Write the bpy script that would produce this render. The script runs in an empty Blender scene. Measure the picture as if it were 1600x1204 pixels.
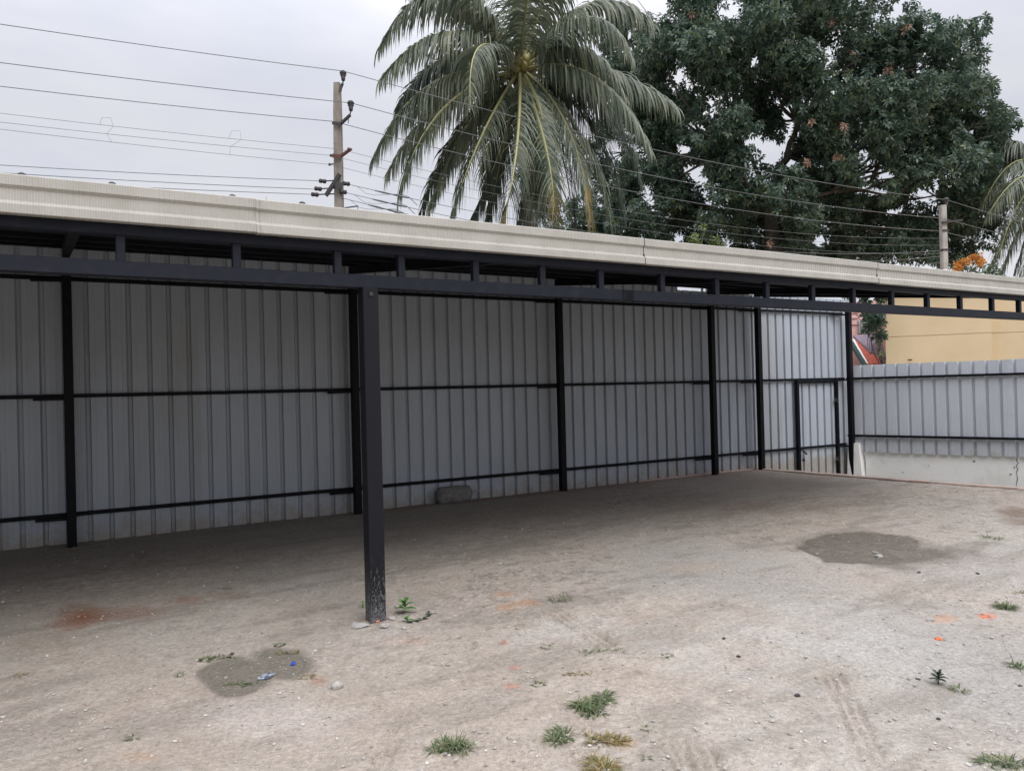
import bpy, math, random
import numpy as np
from mathutils import Vector
random.seed(7)
rng = np.random.default_rng(7)
scene = bpy.context.scene
col = scene.collection

# ------------------------------------------------------------------ camera
F = 1200.0; H = 1.55
PITCH = math.radians(.38); ROLL = math.radians(1.49)
_a = math.pi/2 + PITCH
_Rx = np.array([[1, 0, 0], [0, math.cos(_a), -math.sin(_a)], [0, math.sin(_a), math.cos(_a)]])
_c, _s = math.cos(-ROLL), math.sin(-ROLL)
R = _Rx @ np.array([[_c, -_s, 0], [_s, _c, 0], [0, 0, 1]])
CAM = np.array([0, 0, H])
cd = bpy.data.cameras.new('camera'); cam = bpy.data.objects.new('camera', cd); col.objects.link(cam)
cam.location = CAM
from mathutils import Matrix
cam.rotation_euler = Matrix(R.tolist()).to_euler()
cd.sensor_fit = 'HORIZONTAL'; cd.sensor_width = 36; cd.lens = 36*F/1600
cd.clip_start = .05; cd.clip_end = 2000
scene.camera = cam

# ------------------------------------------------------------------ sky, sun, exposure
SUN_EL, SUN_AZ = math.radians(52), math.radians(146)      # azimuth measured from +Y towards +X
wd = bpy.data.worlds.new("World"); scene.world = wd; wd.use_nodes = True
nt = wd.node_tree; nt.nodes.clear()
N = nt.nodes.new; L = nt.links.new
out = N('ShaderNodeOutputWorld'); bg = N('ShaderNodeBackground'); bg.inputs[1].default_value = .1
sky = N('ShaderNodeTexSky'); sky.sky_type = 'NISHITA'; sky.sun_disc = False
sky.sun_elevation = SUN_EL; sky.sun_rotation = SUN_AZ
tc = N('ShaderNodeTexCoord'); sep = N('ShaderNodeSeparateXYZ'); L(tc.outputs['Generated'], sep.inputs[0])
# overcast luminance rising towards the zenith
mr = N('ShaderNodeMapRange'); mr.interpolation_type = 'SMOOTHSTEP'; mr.inputs[1].default_value = .28; mr.inputs[2].default_value = 1
mr.inputs[3].default_value = 5.3; mr.inputs[4].default_value = 22
L(sep.outputs[2], mr.inputs[0])
mp = N('ShaderNodeMapping'); mp.inputs['Scale'].default_value = (1.0, 1.0, 3.0); mp.inputs['Location'].default_value = (.3, 0, .2)
L(tc.outputs['Generated'], mp.inputs[0])
nz = N('ShaderNodeTexNoise'); nz.inputs['Scale'].default_value = 2.4; nz.inputs['Detail'].default_value = 5; nz.inputs['Roughness'].default_value = .5
L(mp.outputs[0], nz.inputs[0])
rp = N('ShaderNodeValToRGB'); rp.color_ramp.elements[0].position = .33; rp.color_ramp.elements[1].position = .68
rp.color_ramp.elements[0].color = (.86, .885, .985, 1); rp.color_ramp.elements[1].color = (1.16, 1.14, 1.17, 1)
L(nz.outputs['Fac'], rp.inputs[0])
ml = N('ShaderNodeVectorMath'); ml.operation = 'SCALE'; L(rp.outputs[0], ml.inputs[0]); L(mr.outputs[0], ml.inputs['Scale'])
mx = N('ShaderNodeMix'); mx.data_type = 'RGBA'; mx.inputs[0].default_value = .88
L(sky.outputs[0], mx.inputs[6]); L(ml.outputs[0], mx.inputs[7])
L(mx.outputs[2], bg.inputs[0]); L(bg.outputs[0], out.inputs[0])
sd = bpy.data.lights.new('sun', 'SUN'); sd.energy = 1.35; sd.angle = math.radians(35); sd.color = (1, .96, .9)
so = bpy.data.objects.new('sun', sd); col.objects.link(so)
_sd = Vector((math.sin(SUN_AZ)*math.cos(SUN_EL), math.cos(SUN_AZ)*math.cos(SUN_EL), math.sin(SUN_EL)))
so.rotation_euler = _sd.to_track_quat('Z', 'Y').to_euler(); so.location = (0, 0, 30)
vs = scene.view_settings; vs.view_transform = 'Standard'; vs.look = 'None'; vs.exposure = .48; vs.gamma = 1
scene.render.resolution_x = 1024; scene.render.resolution_y = 770
scene.cycles.max_bounces = 6

# ------------------------------------------------------------------ frame of the site
def ray(u, v): return R @ np.array([(u-800)/F, -(v-602)/F, -1.])
def ground(u, v, z=0.):
    d = ray(u, v); return CAM + d*(z-H)/d[2]
def at(u, v, Y):
    d = ray(u, v); return CAM + d*Y/d[1]
D1 = np.array([.85923574, .51157984, 0]); N1 = np.array([-D1[1], D1[0], 0])   # along / away from the long wall
D2 = np.array([.72963844, -.68383313, 0]); N2 = np.array([.68383313, .72963844, 0])  # along / away from the side fence
UP = np.array([0, 0, 1.])
def W(t, w, z=0.): return D1*t + N1*w + UP*z
def TW(P): return float(D1 @ P), float(N1 @ P)
P0 = W(13.55, 9.75)
def FN(s, o=0., z=0.): return P0 + D2*s + N2*o + UP*z

# ------------------------------------------------------------------ helpers
class MB:
    def __init__(s): s.v = []; s.f = []; s.m = []
    def add(s, vs, fs, mi=0):
        b = len(s.v); s.v += [tuple(map(float, p)) for p in vs]
        s.f += [tuple(b+i for i in f) for f in fs]; s.m += [mi]*len(fs)
    def hexa(s, p, mi=0):      # 8 points: bottom ring then top ring
        s.add(p, [(3, 2, 1, 0), (4, 5, 6, 7), (0, 1, 5, 4), (1, 2, 6, 5), (2, 3, 7, 6), (3, 0, 4, 7)], mi)
    def box(s, c, a, b, h, mi=0):   # centre, half vectors a,b,h
        c, a, b, h = map(np.array, (c, a, b, h))
        s.hexa([c-a-b-h, c+a-b-h, c+a+b-h, c-a+b-h, c-a-b+h, c+a-b+h, c+a+b+h, c-a+b+h], mi)
    def bar(s, p, q, w, h, up=UP, mi=0, bev=0.):  # rectangular bar from p to q
        p = np.array(p, float); q = np.array(q, float); d = q-p; d /= np.linalg.norm(d)
        a = np.cross(d, up); a /= np.linalg.norm(a); b = np.cross(a, d)
        if bev <= 0: ring = [(-w/2, -h/2), (w/2, -h/2), (w/2, h/2), (-w/2, h/2)]
        else: ring = [(-w/2+bev, -h/2), (w/2-bev, -h/2), (w/2, -h/2+bev), (w/2, h/2-bev), (w/2-bev, h/2), (-w/2+bev, h/2), (-w/2, h/2-bev), (-w/2, -h/2+bev)]
        n = len(ring)
        vs = [e + a*x + b*y for e in (p, q) for x, y in ring]
        s.add(vs, [(i, (i+1) % n, n+(i+1) % n, n+i) for i in range(n)] + [tuple(range(n-1, -1, -1)), tuple(range(n, 2*n))], mi)
    def tube(s, pts, rad, n=6, mi=0, cap=True):
        pts = [np.array(p, float) for p in pts]
        if not hasattr(rad, '__len__'): rad = [rad]*len(pts)
        vs = []; ref = None
        for i, p in enumerate(pts):
            d = pts[min(i+1, len(pts)-1)] - pts[max(i-1, 0)]; d /= (np.linalg.norm(d)+1e-9)
            if ref is None: ref = np.array([0, 0, 1.]) if abs(d[2]) < .8 else np.array([1., 0, 0])
            a = np.cross(d, ref); a /= (np.linalg.norm(a)+1e-9); b = np.cross(a, d); ref = b
            ref = np.cross(a, d)
            for k in range(n):
                t = 2*math.pi*k/n; vs.append(p + (a*math.cos(t)+b*math.sin(t))*rad[i])
        fs = [(i*n+k, i*n+(k+1) % n, (i+1)*n+(k+1) % n, (i+1)*n+k) for i in range(len(pts)-1) for k in range(n)]
        if cap: fs += [tuple(range(n-1, -1, -1)), tuple(range((len(pts)-1)*n, len(pts)*n))]
        s.add(vs, fs, mi)
    def lathe(s, c, prof, n=10, mi=0, axis=UP):
        s.tube([np.array(c)+np.array(axis)*z for r, z in prof], [r for r, z in prof], n, mi)
    def rock(s, c, rx, ry, rz, jit=.25, sub=1, mi=0):
        ph = (1+5**.5)/2
        V = [(-1, ph, 0), (1, ph, 0), (-1, -ph, 0), (1, -ph, 0), (0, -1, ph), (0, 1, ph), (0, -1, -ph), (0, 1, -ph), (ph, 0, -1), (ph, 0, 1), (-ph, 0, -1), (-ph, 0, 1)]
        Fc = [(0, 11, 5), (0, 5, 1), (0, 1, 7), (0, 7, 10), (0, 10, 11), (1, 5, 9), (5, 11, 4), (11, 10, 2), (10, 7, 6), (7, 1, 8), (3, 9, 4), (3, 4, 2), (3, 2, 6), (3, 6, 8), (3, 8, 9), (4, 9, 5), (2, 4, 11), (6, 2, 10), (8, 6, 7), (9, 8, 1)]
        V = [np.array(v)/np.linalg.norm(v) for v in V]
        for _ in range(sub):
            nf = []; cache = {}
            def mid(a, b):
                k = (min(a, b), max(a, b))
                if k not in cache:
                    m = V[a]+V[b]; V.append(m/np.linalg.norm(m)); cache[k] = len(V)-1
                return cache[k]
            for a, b, c_ in Fc:
                x, y, z = mid(a, b), mid(b, c_), mid(c_, a); nf += [(a, x, z), (b, y, x), (c_, z, y), (x, y, z)]
            Fc = nf
        an = random.random()*6.28; ca, sa = math.cos(an), math.sin(an)
        vs = []
        for v in V:
            k = 1+random.uniform(-jit, jit)
            x, y, z = v[0]*rx*k, v[1]*ry*k, v[2]*rz*k
            vs.append((c[0]+x*ca-y*sa, c[1]+x*sa+y*ca, c[2]+z))
        s.add(vs, Fc, mi)
    def build(s, name, mats, parent=None, smooth=False):
        me = bpy.data.meshes.new(name); me.from_pydata(s.v, [], s.f); me.update()
        if not isinstance(mats, (list, tuple)): mats = [mats]
        for m in mats: me.materials.append(m)
        if len(mats) > 1: me.polygons.foreach_set('material_index', s.m)
        if smooth: me.polygons.foreach_set('use_smooth', [True]*len(me.polygons))
        o = bpy.data.objects.new(name, me); col.objects.link(o)
        if parent:
            o.parent = parent
            base = parent; off = Vector((0, 0, 0))
            while base: off += base.location; base = base.parent
            me.transform(Matrix.Translation(-off))
        return o
def thing(name, loc, label, cat, group=None):
    o = bpy.data.objects.new(name, None); col.objects.link(o); o.location = tuple(map(float, loc)); o.empty_display_size = .1
    return tag(o, label, cat, group)
def tag(o, label, cat, group=None, kind=None):
    if label: o['label'] = label
    if cat: o['category'] = cat
    if group: o['group'] = group
    if kind: o['kind'] = kind
    return o
def rebase(o, p):   # put the origin of a single-mesh thing at its base
    o.data.transform(Matrix.Translation(-Vector(tuple(map(float, p))))); o.location = tuple(map(float, p)); return o

# ------------------------------------------------------------------ materials
def mat(name, base, rough=.6, spec=.5, noise=None, bump=None, metallic=0., var=None, stretch=(1, 1, 1), islands=None, coord='Object', trans=0.):
    m = bpy.data.materials.new(name); m.use_nodes = True; t = m.node_tree
    p = t.nodes['Principled BSDF']; p.inputs['Roughness'].default_value = rough
    p.inputs['Specular IOR Level'].default_value = spec; p.inputs['Metallic'].default_value = metallic
    p.inputs['Base Color'].default_value = (*base, 1)
    tc = t.nodes.new('ShaderNodeTexCoord'); mp = t.nodes.new('ShaderNodeMapping'); mp.inputs['Scale'].default_value = stretch
    t.links.new(tc.outputs[coord], mp.inputs[0])
    last = None
    if noise:
        sc, c2, lo, hi = noise
        n = t.nodes.new('ShaderNodeTexNoise'); n.inputs['Scale'].default_value = sc; n.inputs['Detail'].default_value = 6; n.inputs['Roughness'].default_value = .62
        t.links.new(mp.outputs[0], n.inputs[0])
        r = t.nodes.new('ShaderNodeMapRange'); r.inputs[1].default_value = lo; r.inputs[2].default_value = hi
        t.links.new(n.outputs['Fac'], r.inputs[0])
        x = t.nodes.new('ShaderNodeMix'); x.data_type = 'RGBA'; x.inputs[6].default_value = (*base, 1); x.inputs[7].default_value = (*c2, 1)
        t.links.new(r.outputs[0], x.inputs[0]); last = x.outputs[2]
    if islands:
        g = t.nodes.new('ShaderNodeNewGeometry'); cr = t.nodes.new('ShaderNodeValToRGB'); cr.color_ramp.interpolation = 'LINEAR'
        els = cr.color_ramp.elements
        for i, (ps, c) in enumerate(islands):
            e = els[i] if i < 2 else els.new(ps)
            e.position = ps; e.color = (*c, 1)
        t.links.new(g.outputs['Random Per Island'], cr.inputs[0]); last = cr.outputs[0]
    if last is not None: t.links.new(last, p.inputs['Base Color'])
    if bump:
        sc, st, dist = bump
        n = t.nodes.new('ShaderNodeTexNoise'); n.inputs['Scale'].default_value = sc; n.inputs['Detail'].default_value = 5
        t.links.new(mp.outputs[0], n.inputs[0])
        b = t.nodes.new('ShaderNodeBump'); b.inputs['Strength'].default_value = st; b.inputs['Distance'].default_value = dist
        t.links.new(n.outputs['Fac'], b.inputs['Height']); t.links.new(b.outputs[0], p.inputs['Normal'])
    return m
M = {}
M['black'] = mat('black_enamel', (.0045, .005, .008), .5, .13, noise=(14, (.014, .015, .018), .5, .85), bump=(60, .08, .002))
M['wall'] = mat('grey_sheet', (.365, .40, .455), .38, .5, noise=(2.2, (.305, .33, .37), .45, .75), stretch=(1, 1, .35))
M['wall2'] = mat('grey_sheet_dusty', (.35, .38, .425), .45, .5, noise=(2.7, (.30, .305, .31), .45, .8), stretch=(1, 1, .3))
M['fence'] = mat('blue_grey_sheet', (.47, .495, .54), .4, .5, noise=(2.2, (.41, .43, .47), .45, .75), stretch=(1, 1, .4))
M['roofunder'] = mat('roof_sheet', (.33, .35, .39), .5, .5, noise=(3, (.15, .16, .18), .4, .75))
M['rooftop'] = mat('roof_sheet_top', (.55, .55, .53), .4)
M['fascia'] = mat('cream_flashing', (.41, .395, .36), .45, .5, noise=(5, (.35, .335, .30), .42, .72))
M['black_flare'] = mat('black_enamel_flare_tint', (.009, .011, .019), .5, .2, noise=(14, (.022, .024, .03), .5, .85), bump=(60, .08, .002))  # front steel: black with the bluish lens flare painted into its colour
M['rubber'] = mat('rubber', (.015, .015, .017), .55)
M['white'] = mat('whitewash', (.8, .79, .78), .85, .3, noise=(3, (.6, .59, .57), .5, .8), bump=(25, .3, .01))
M['kerb'] = mat('pink_cement', (.44, .33, .28), .9, .2, noise=(7, (.32, .27, .24), .4, .7), bump=(40, .5, .01))
M['conc'] = mat('pole_concrete', (.27, .24, .21), .9, .2, noise=(6, (.15, .13, .115), .4, .7), bump=(30, .4, .01), stretch=(1, 1, .4))
M['conc2'] = mat('pale_concrete', (.36, .35, .34), .9, .2, noise=(6, (.26, .25, .24), .4, .7))
M['iron'] = mat('dark_iron', (.03, .025, .028), .6)
M['rust'] = mat('rusty_band', (.10, .035, .03), .8)
M['wire'] = mat('wire_metal', (.12, .12, .125), .5)
M['yellow'] = mat('yellow_plaster', (.65, .51, .335), .9, .2, noise=(.8, (.60, .465, .30), .4, .65), bump=(18, .12, .01))
M['pink'] = mat('pink_plaster', (.72, .45, .45), .9, .2, noise=(3, (.55, .33, .33), .4, .7))
M['tile'] = mat('red_tile', (.50, .14, .10), .8, .3, noise=(9, (.36, .10, .075), .4, .7))
M['violet'] = mat('grey_violet_canopy', (.25, .21, .26), .8, .3, noise=(5, (.18, .15, .19), .4, .7))
M['paint'] = mat('white_paint', (.7, .7, .69), .6)
M['glass'] = mat('dark_glass', (.03, .035, .04), .12)
M['darkgreen'] = mat('dark_green_board', (.02, .05, .045), .6)
M['stone'] = mat('stone', (.36, .35, .33), .9, .3, noise=(30, (.25, .24, .22), .4, .7), bump=(70, .5, .005))
M['cement'] = mat('cement_lump', (.22, .21, .2), .95, .2, noise=(14, (.12, .115, .11), .35, .7), bump=(40, .7, .01))
M['brick'] = mat('brick_chip', (.42, .17, .10), .9, .2, bump=(60, .5, .004))
M['orangechip'] = mat('orange_chip', (.55, .13, .05), .8, .2)
M['bark'] = mat('bark', (.10, .085, .072), .95, .2, noise=(8, (.05, .043, .038), .35, .7), bump=(14, .8, .03))
M['palmbark'] = mat('palm_bark', (.15, .12, .10), .95, .2, noise=(9, (.07, .055, .048), .35, .7), bump=(12, .7, .03), stretch=(1, 1, 4))
M['leaf'] = mat('dark_leaf', (.04, .07, .045), .42, .5, islands=[(0, (.034, .064, .052)), (1, (.12, .175, .095)), (.35, (.054, .098, .074)), (.7, (.082, .133, .092)), (.96, (.14, .165, .085))])
M['newleaf'] = mat('rusty_new_leaf', (.3, .13, .08), .6, .4, islands=[(0, (.13, .08, .06)), (1, (.30, .18, .13))])
M['lime'] = mat('lime_leaf', (.2, .26, .06), .6, .4, islands=[(0, (.07, .12, .03)), (1, (.26, .26, .10)), (.6, (.13, .18, .055))])
M['shrub'] = mat('shrub_leaf', (.05, .08, .04), .6, .4, islands=[(0, (.02, .045, .03)), (1, (.08, .12, .06))])
M['orange'] = mat('orange_petal', (.5, .2, .04), .6, .4, islands=[(0, (.36, .11, .025)), (1, (.62, .32, .07))])
M['frond'] = mat('palm_leaflet', (.1, .13, .06), .45, .5, islands=[(0, (.055, .08, .06)), (1, (.27, .28, .20)), (.45, (.105, .135, .09)), (.8, (.19, .21, .145))])
M['frondd'] = mat('palm_leaflet_dark', (.05, .07, .05), .5, .5, islands=[(0, (.022, .038, .032)), (1, (.11, .125, .085)), (.6, (.048, .07, .05))])
M['frondy'] = mat('palm_leaflet_yellowing', (.25, .19, .07), .55, .4, islands=[(0, (.14, .12, .055)), (1, (.38, .24, .08)), (.5, (.2, .19, .09))])
M['rachis'] = mat('palm_rachis', (.27, .26, .12), .5, .5)
M['coconut'] = mat('coconut', (.22, .21, .06), .5, .5, noise=(5, (.16, .11, .04), .4, .7))
M['husk'] = mat('palm_husk', (.10, .06, .04), .9, .2, noise=(9, (.2, .12, .06), .5, .7))
M['grass'] = mat('grass_blade', (.1, .15, .05), .6, .4, islands=[(0, (.045, .075, .035)), (1, (.32, .30, .17)), (.55, (.11, .16, .07)), (.8, (.18, .21, .10))])
M['drygrass'] = mat('dry_grass_blade', (.3, .24, .1), .7, .3, islands=[(0, (.08, .10, .035)), (1, (.42, .30, .15)), (.5, (.22, .19, .08))])
M['weed'] = mat('weed_leaf', (.07, .17, .04), .5, .5, noise=(20, (.12, .24, .06), .4, .7))
M['darkweed'] = mat('dark_weed_leaf', (.035, .06, .035), .6, .4, noise=(20, (.06, .07, .045), .4, .7))
M['twig'] = mat('twig', (.08, .07, .055), .9, .2)
M['blue'] = mat('blue_plastic', (.02, .06, .34), .35, .5)
M['rag'] = mat('blue_grey_rag', (.30, .33, .38), .9, .2, noise=(35, (.03, .04, .07), .45, .6), bump=(50, .6, .01))
M['pvc'] = mat('white_debris', (.6, .6, .58), .6)

def translucent(m, fac=.3):
    t = m.node_tree; p = t.nodes['Principled BSDF']; o = t.nodes['Material Output']; tr = t.nodes.new('ShaderNodeBsdfTranslucent'); mx_ = t.nodes.new('ShaderNodeMixShader')
    mx_.inputs[0].default_value = fac; t.links.new(p.inputs['Base Color'].links[0].from_socket, tr.inputs[0])
    t.links.new(p.outputs[0], mx_.inputs[1]); t.links.new(tr.outputs[0], mx_.inputs[2]); t.links.new(mx_.outputs[0], o.inputs[0])
for k_ in ('leaf', 'lime', 'shrub', 'frond', 'frondd', 'frondy', 'orange', 'grass', 'drygrass'): translucent(M[k_])

# scuffed post (cement smears on the lower part)
def post_mat():
    m = bpy.data.materials.new('scuffed_black_post'); m.use_nodes = True; t = m.node_tree; p = t.nodes['Principled BSDF']
    p.inputs['Roughness'].default_value = .45; p.inputs['Specular IOR Level'].default_value = .2
    tc = t.nodes.new('ShaderNodeTexCoord'); sp = t.nodes.new('ShaderNodeSeparateXYZ'); t.links.new(tc.outputs['Object'], sp.inputs[0])
    mp = t.nodes.new('ShaderNodeMapping'); mp.inputs['Scale'].default_value = (1, 1, .35); t.links.new(tc.outputs['Object'], mp.inputs[0])
    n = t.nodes.new('ShaderNodeTexNoise'); n.inputs['Scale'].default_value = 75; n.inputs['Detail'].default_value = 6; n.inputs['Roughness'].default_value = .7; n.inputs['Distortion'].default_value = 1.5
    t.links.new(mp.outputs[0], n.inputs[0])
    h = t.nodes.new('ShaderNodeMapRange'); h.inputs[1].default_value = .02; h.inputs[2].default_value = .62; h.inputs[3].default_value = .17; h.inputs[4].default_value = -.12
    t.links.new(sp.outputs[2], h.inputs[0])
    a = t.nodes.new('ShaderNodeMath'); a.operation = 'ADD'; t.links.new(n.outputs['Fac'], a.inputs[0]); t.links.new(h.outputs[0], a.inputs[1])
    r = t.nodes.new('ShaderNodeMapRange'); r.inputs[1].default_value = .56; r.inputs[2].default_value = .74; t.links.new(a.outputs[0], r.inputs[0])
    x = t.nodes.new('ShaderNodeMix'); x.data_type = 'RGBA'; x.inputs[6].default_value = (.008, .0085, .012, 1); x.inputs[7].default_value = (.16, .16, .165, 1)
    t.links.new(r.outputs[0], x.inputs[0]); t.links.new(x.outputs[2], p.inputs['Base Color']); return m
M['post'] = post_mat()
def smudge(m, zmax=.30):
    t = m.node_tree; p = t.nodes['Principled BSDF']; src = p.inputs['Base Color'].links[0].from_socket
    g = t.nodes.new('ShaderNodeNewGeometry'); sp = t.nodes.new('ShaderNodeSeparateXYZ'); t.links.new(g.outputs['Position'], sp.inputs[0])
    n = t.nodes.new('ShaderNodeTexNoise'); n.inputs['Scale'].default_value = 9; n.inputs['Detail'].default_value = 7; n.inputs['Roughness'].default_value = .75; t.links.new(g.outputs['Position'], n.inputs[0])
    h = t.nodes.new('ShaderNodeMapRange'); h.inputs[1].default_value = 0; h.inputs[2].default_value = zmax; h.inputs[3].default_value = .22; h.inputs[4].default_value = -.1; t.links.new(sp.outputs[2], h.inputs[0])
    a = t.nodes.new('ShaderNodeMath'); a.operation = 'ADD'; t.links.new(n.outputs['Fac'], a.inputs[0]); t.links.new(h.outputs[0], a.inputs[1])
    r = t.nodes.new('ShaderNodeMapRange'); r.inputs[1].default_value = .50; r.inputs[2].default_value = .72; r.inputs[4].default_value = .75; t.links.new(a.outputs[0], r.inputs[0])
    x = t.nodes.new('ShaderNodeMix'); x.data_type = 'RGBA'; t.links.new(src, x.inputs[6]); x.inputs[7].default_value = (.30, .255, .21, 1); t.links.new(r.outputs[0], x.inputs[0])
    n2 = t.nodes.new('ShaderNodeTexNoise'); n2.inputs['Scale'].default_value = 3.3; n2.inputs['Detail'].default_value = 8; n2.inputs['Roughness'].default_value = .8; n2.inputs['Distortion'].default_value = 1.2; t.links.new(g.outputs['Position'], n2.inputs[0])
    r2 = t.nodes.new('ShaderNodeMapRange'); r2.inputs[1].default_value = .66; r2.inputs[2].default_value = .76; r2.inputs[4].default_value = .45; t.links.new(n2.outputs['Fac'], r2.inputs[0])
    y = t.nodes.new('ShaderNodeMix'); y.data_type = 'RGBA'; t.links.new(x.outputs[2], y.inputs[6]); y.inputs[7].default_value = (.5, .49, .47, 1); t.links.new(r2.outputs[0], y.inputs[0])
    t.links.new(y.outputs[2], p.inputs['Base Color'])
for k_ in ('wall', 'wall2', 'fence'): smudge(M[k_])

# sheet steel with fine pressed flutes (normal only) - used by walls, fascia
def flute(m, direction, pitch, depth):
    t = m.node_tree; p = t.nodes['Principled BSDF']
    g = t.nodes.new('ShaderNodeNewGeometry'); d = t.nodes.new('ShaderNodeVectorMath'); d.operation = 'DOT_PRODUCT'
    d.inputs[1].default_value = tuple(direction); t.links.new(g.outputs['Position'], d.inputs[0])
    k = t.nodes.new('ShaderNodeMath'); k.operation = 'MULTIPLY'; k.inputs[1].default_value = 2*math.pi/pitch; t.links.new(d.outputs['Value'], k.inputs[0])
    s = t.nodes.new('ShaderNodeMath'); s.operation = 'SINE'; t.links.new(k.outputs[0], s.inputs[0])
    # large dents
    n = t.nodes.new('ShaderNodeTexNoise'); n.inputs['Scale'].default_value = 1.6; n.inputs['Detail'].default_value = 2; t.links.new(g.outputs['Position'], n.inputs[0])
    nm = t.nodes.new('ShaderNodeMath'); nm.operation = 'MULTIPLY_ADD'; nm.inputs[1].default_value = 14; t.links.new(n.outputs['Fac'], nm.inputs[0]); t.links.new(s.outputs[0], nm.inputs[2])
    b = t.nodes.new('ShaderNodeBump'); b.inputs['Strength'].default_value = 1; b.inputs['Distance'].default_value = depth
    t.links.new(nm.outputs[0], b.inputs['Height']); t.links.new(b.outputs[0], p.inputs['Normal'])
flute(M['wall'], D1, .0213, .0004); flute(M['wall2'], D1, .0213, .0004); flute(M['fence'], D2, .021, .0004); flute(M['fascia'], D1, .027, .0022)

# ------------------------------------------------------------------ ground (one fine sheet with real relief)
def vnoise(x, y, sc, seed):
    r = np.random.default_rng(seed); G = r.random((256, 256))
    x = x*sc+1000; y = y*sc+1000; xi = np.floor(x).astype(int); yi = np.floor(y).astype(int); fx = x-xi; fy = y-yi
    fx = fx*fx*(3-2*fx); fy = fy*fy*(3-2*fy)
    g = lambda a, b: G[a % 256, b % 256]
    return (g(xi, yi)*(1-fx)+g(xi+1, yi)*fx)*(1-fy)+(g(xi, yi+1)*(1-fx)+g(xi+1, yi+1)*fx)*fy
def fbm(x, y, sc, oct, seed, gain=.5):
    s = 0; a = 1; tot = 0
    for i in range(oct):
        s = s+a*vnoise(x+i*3.1, y-i*1.7, sc*2**i, seed+i); tot += a; a *= gain
    return s/tot
KA = W(10.855, 9.568); KB = W(11.316, 5.45)                  # kerb line
KD = (KB-KA); KD = KD/np.linalg.norm(KD); KN = np.array([-KD[1], KD[0], 0])   # KN points outwards
if KN @ (W(13, 7)-KA) < 0: KN = -KN
tt = np.concatenate([np.arange(-9, -1.6, .4), np.arange(-1.6, 12.2, .021)])
ww = np.concatenate([np.arange(-9, 1.2, .4), np.arange(1.2, 9.93, .021), [9.95]])
T, Wg = np.meshgrid(tt, ww, indexing='ij')
X = T*D1[0]+Wg*N1[0]; Y = T*D1[1]+Wg*N1[1]
zz = .05*(fbm(X, Y, .35, 3, 11)-.5) + .022*(fbm(X, Y, 1.7, 4, 21)-.5) + .005*(fbm(X, Y, 8, 3, 31)-.5)
fine = fbm(X, Y, 14, 3, 41)
rough_mask = np.clip((fbm(X, Y, .6, 3, 51)-.42)*5, 0, 1)
zz += (.18+rough_mask)*.010*(np.abs(fine-.5)*2) + .006*rough_mask*(np.abs(vnoise(X, Y, 5.5, 71)-.5)*2)
# small loose crumbs
cr = vnoise(X, Y, 27, 61); zz += np.clip(cr-.76, 0, 1)*.06*(.3+rough_mask)*np.clip((vnoise(X, Y, 2.1, 62)-.35)*3, 0, 1)
base = np.zeros(X.shape+(3,))
def mixc(mask, c, amt=1.):
    global base
    k = np.clip(mask, 0, 1)[..., None]*amt; base = base*(1-k)+np.array(c)*k
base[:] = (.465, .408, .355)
n1_ = fbm(X, Y, .55, 5, 101); n2_ = fbm(X, Y, 1.5, 5, 111); n3_ = fbm(X, Y, 5, 4, 121); n4_ = fbm(X, Y, .9, 5, 131)
mixc((n1_-.47)*6, (.45, .415, .375)); mixc((n4_-.56)*6, (.50, .455, .405), .7); mixc((n2_-.58)*5, (.39, .35, .31), .45)
mixc((.40-n3_)*5, (.37, .335, .295), .4); mixc((n3_-.63)*6, (.50, .465, .42), .5)
mixc((fine-.62)*8, (.27, .24, .205), .4); sparse = np.clip((fbm(X, Y, .8, 3, 144)-.47)*6, 0, 1); A1, B1 = X*.83+Y*.56, Y*.83-X*.56
mixc((fbm(A1, B1, 13, 4, 141, .75)-.60)*14*sparse, (.23, .20, .17), .7); mixc((fbm(B1, A1, 9, 4, 143, .8)-.61)*14*(1-sparse*.6), (.54, .50, .455), .6)
mixc((fbm(A1, B1, .28, 3, 145)-.5)*6, (.46, .375, .30), .35); mixc((fbm(A1, B1, .4, 4, 146)-.52)*7, (.40, .39, .37), .5)
mixc((fbm(A1*.5, B1*2.2, 2.2, 5, 147, .6)-.56)*9, (.30, .27, .235), .55)
# browner soil under the shed, with roof shade painted in, deepest at back right
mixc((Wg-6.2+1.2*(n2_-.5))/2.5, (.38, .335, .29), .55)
mixc(np.clip((T-8.2+1.6*(n4_-.5))/2, 0, 1)*np.clip((Wg-6.6+(n2_-.5)*1.5)/1.2, 0, 1), (.24, .20, .17), .7)
mixc((Wg-9.45+.5*(n2_-.5))/.15*np.clip((T-3.6)/.5, 0, 1), (.34, .22, .185), .5)
base *= .82
def blob(u, v, ru, rv, seed, soft=.35, wob=.5):
    c = ground(u, v); a = ground(u+ru, v)-c; b = ground(u, v-rv)-c
    Minv = np.linalg.inv(np.array([[a[0], b[0]], [a[1], b[1]]]))
    dx = X-c[0]; dy = Y-c[1]
    p = Minv[0, 0]*dx+Minv[0, 1]*dy; q = Minv[1, 0]*dx+Minv[1, 1]*dy
    r = np.sqrt(p*p+q*q) + wob*(fbm(X, Y, 3.2, 4, seed)-.5)*2
    return np.clip((1-r)/soft, 0, 1)
wet = np.maximum(blob(1345, 852, 95, 24, 201, .10, .30), .95*blob(1425, 862, 120, 24, 202, .6, .6))
wet = wet*np.clip(1.15-1.6*np.clip(fbm(X, Y, 6, 4, 204)-.5, 0, 1)*1.6*(np.clip((T-8.6)/1.6, 0, 1)), 0, 1)
mixc(wet, (.118, .103, .086), .85); mixc(wet*np.clip((fine-.56)*9, 0, 1), (.22, .20, .17), .5); zz -= .012*wet
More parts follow.
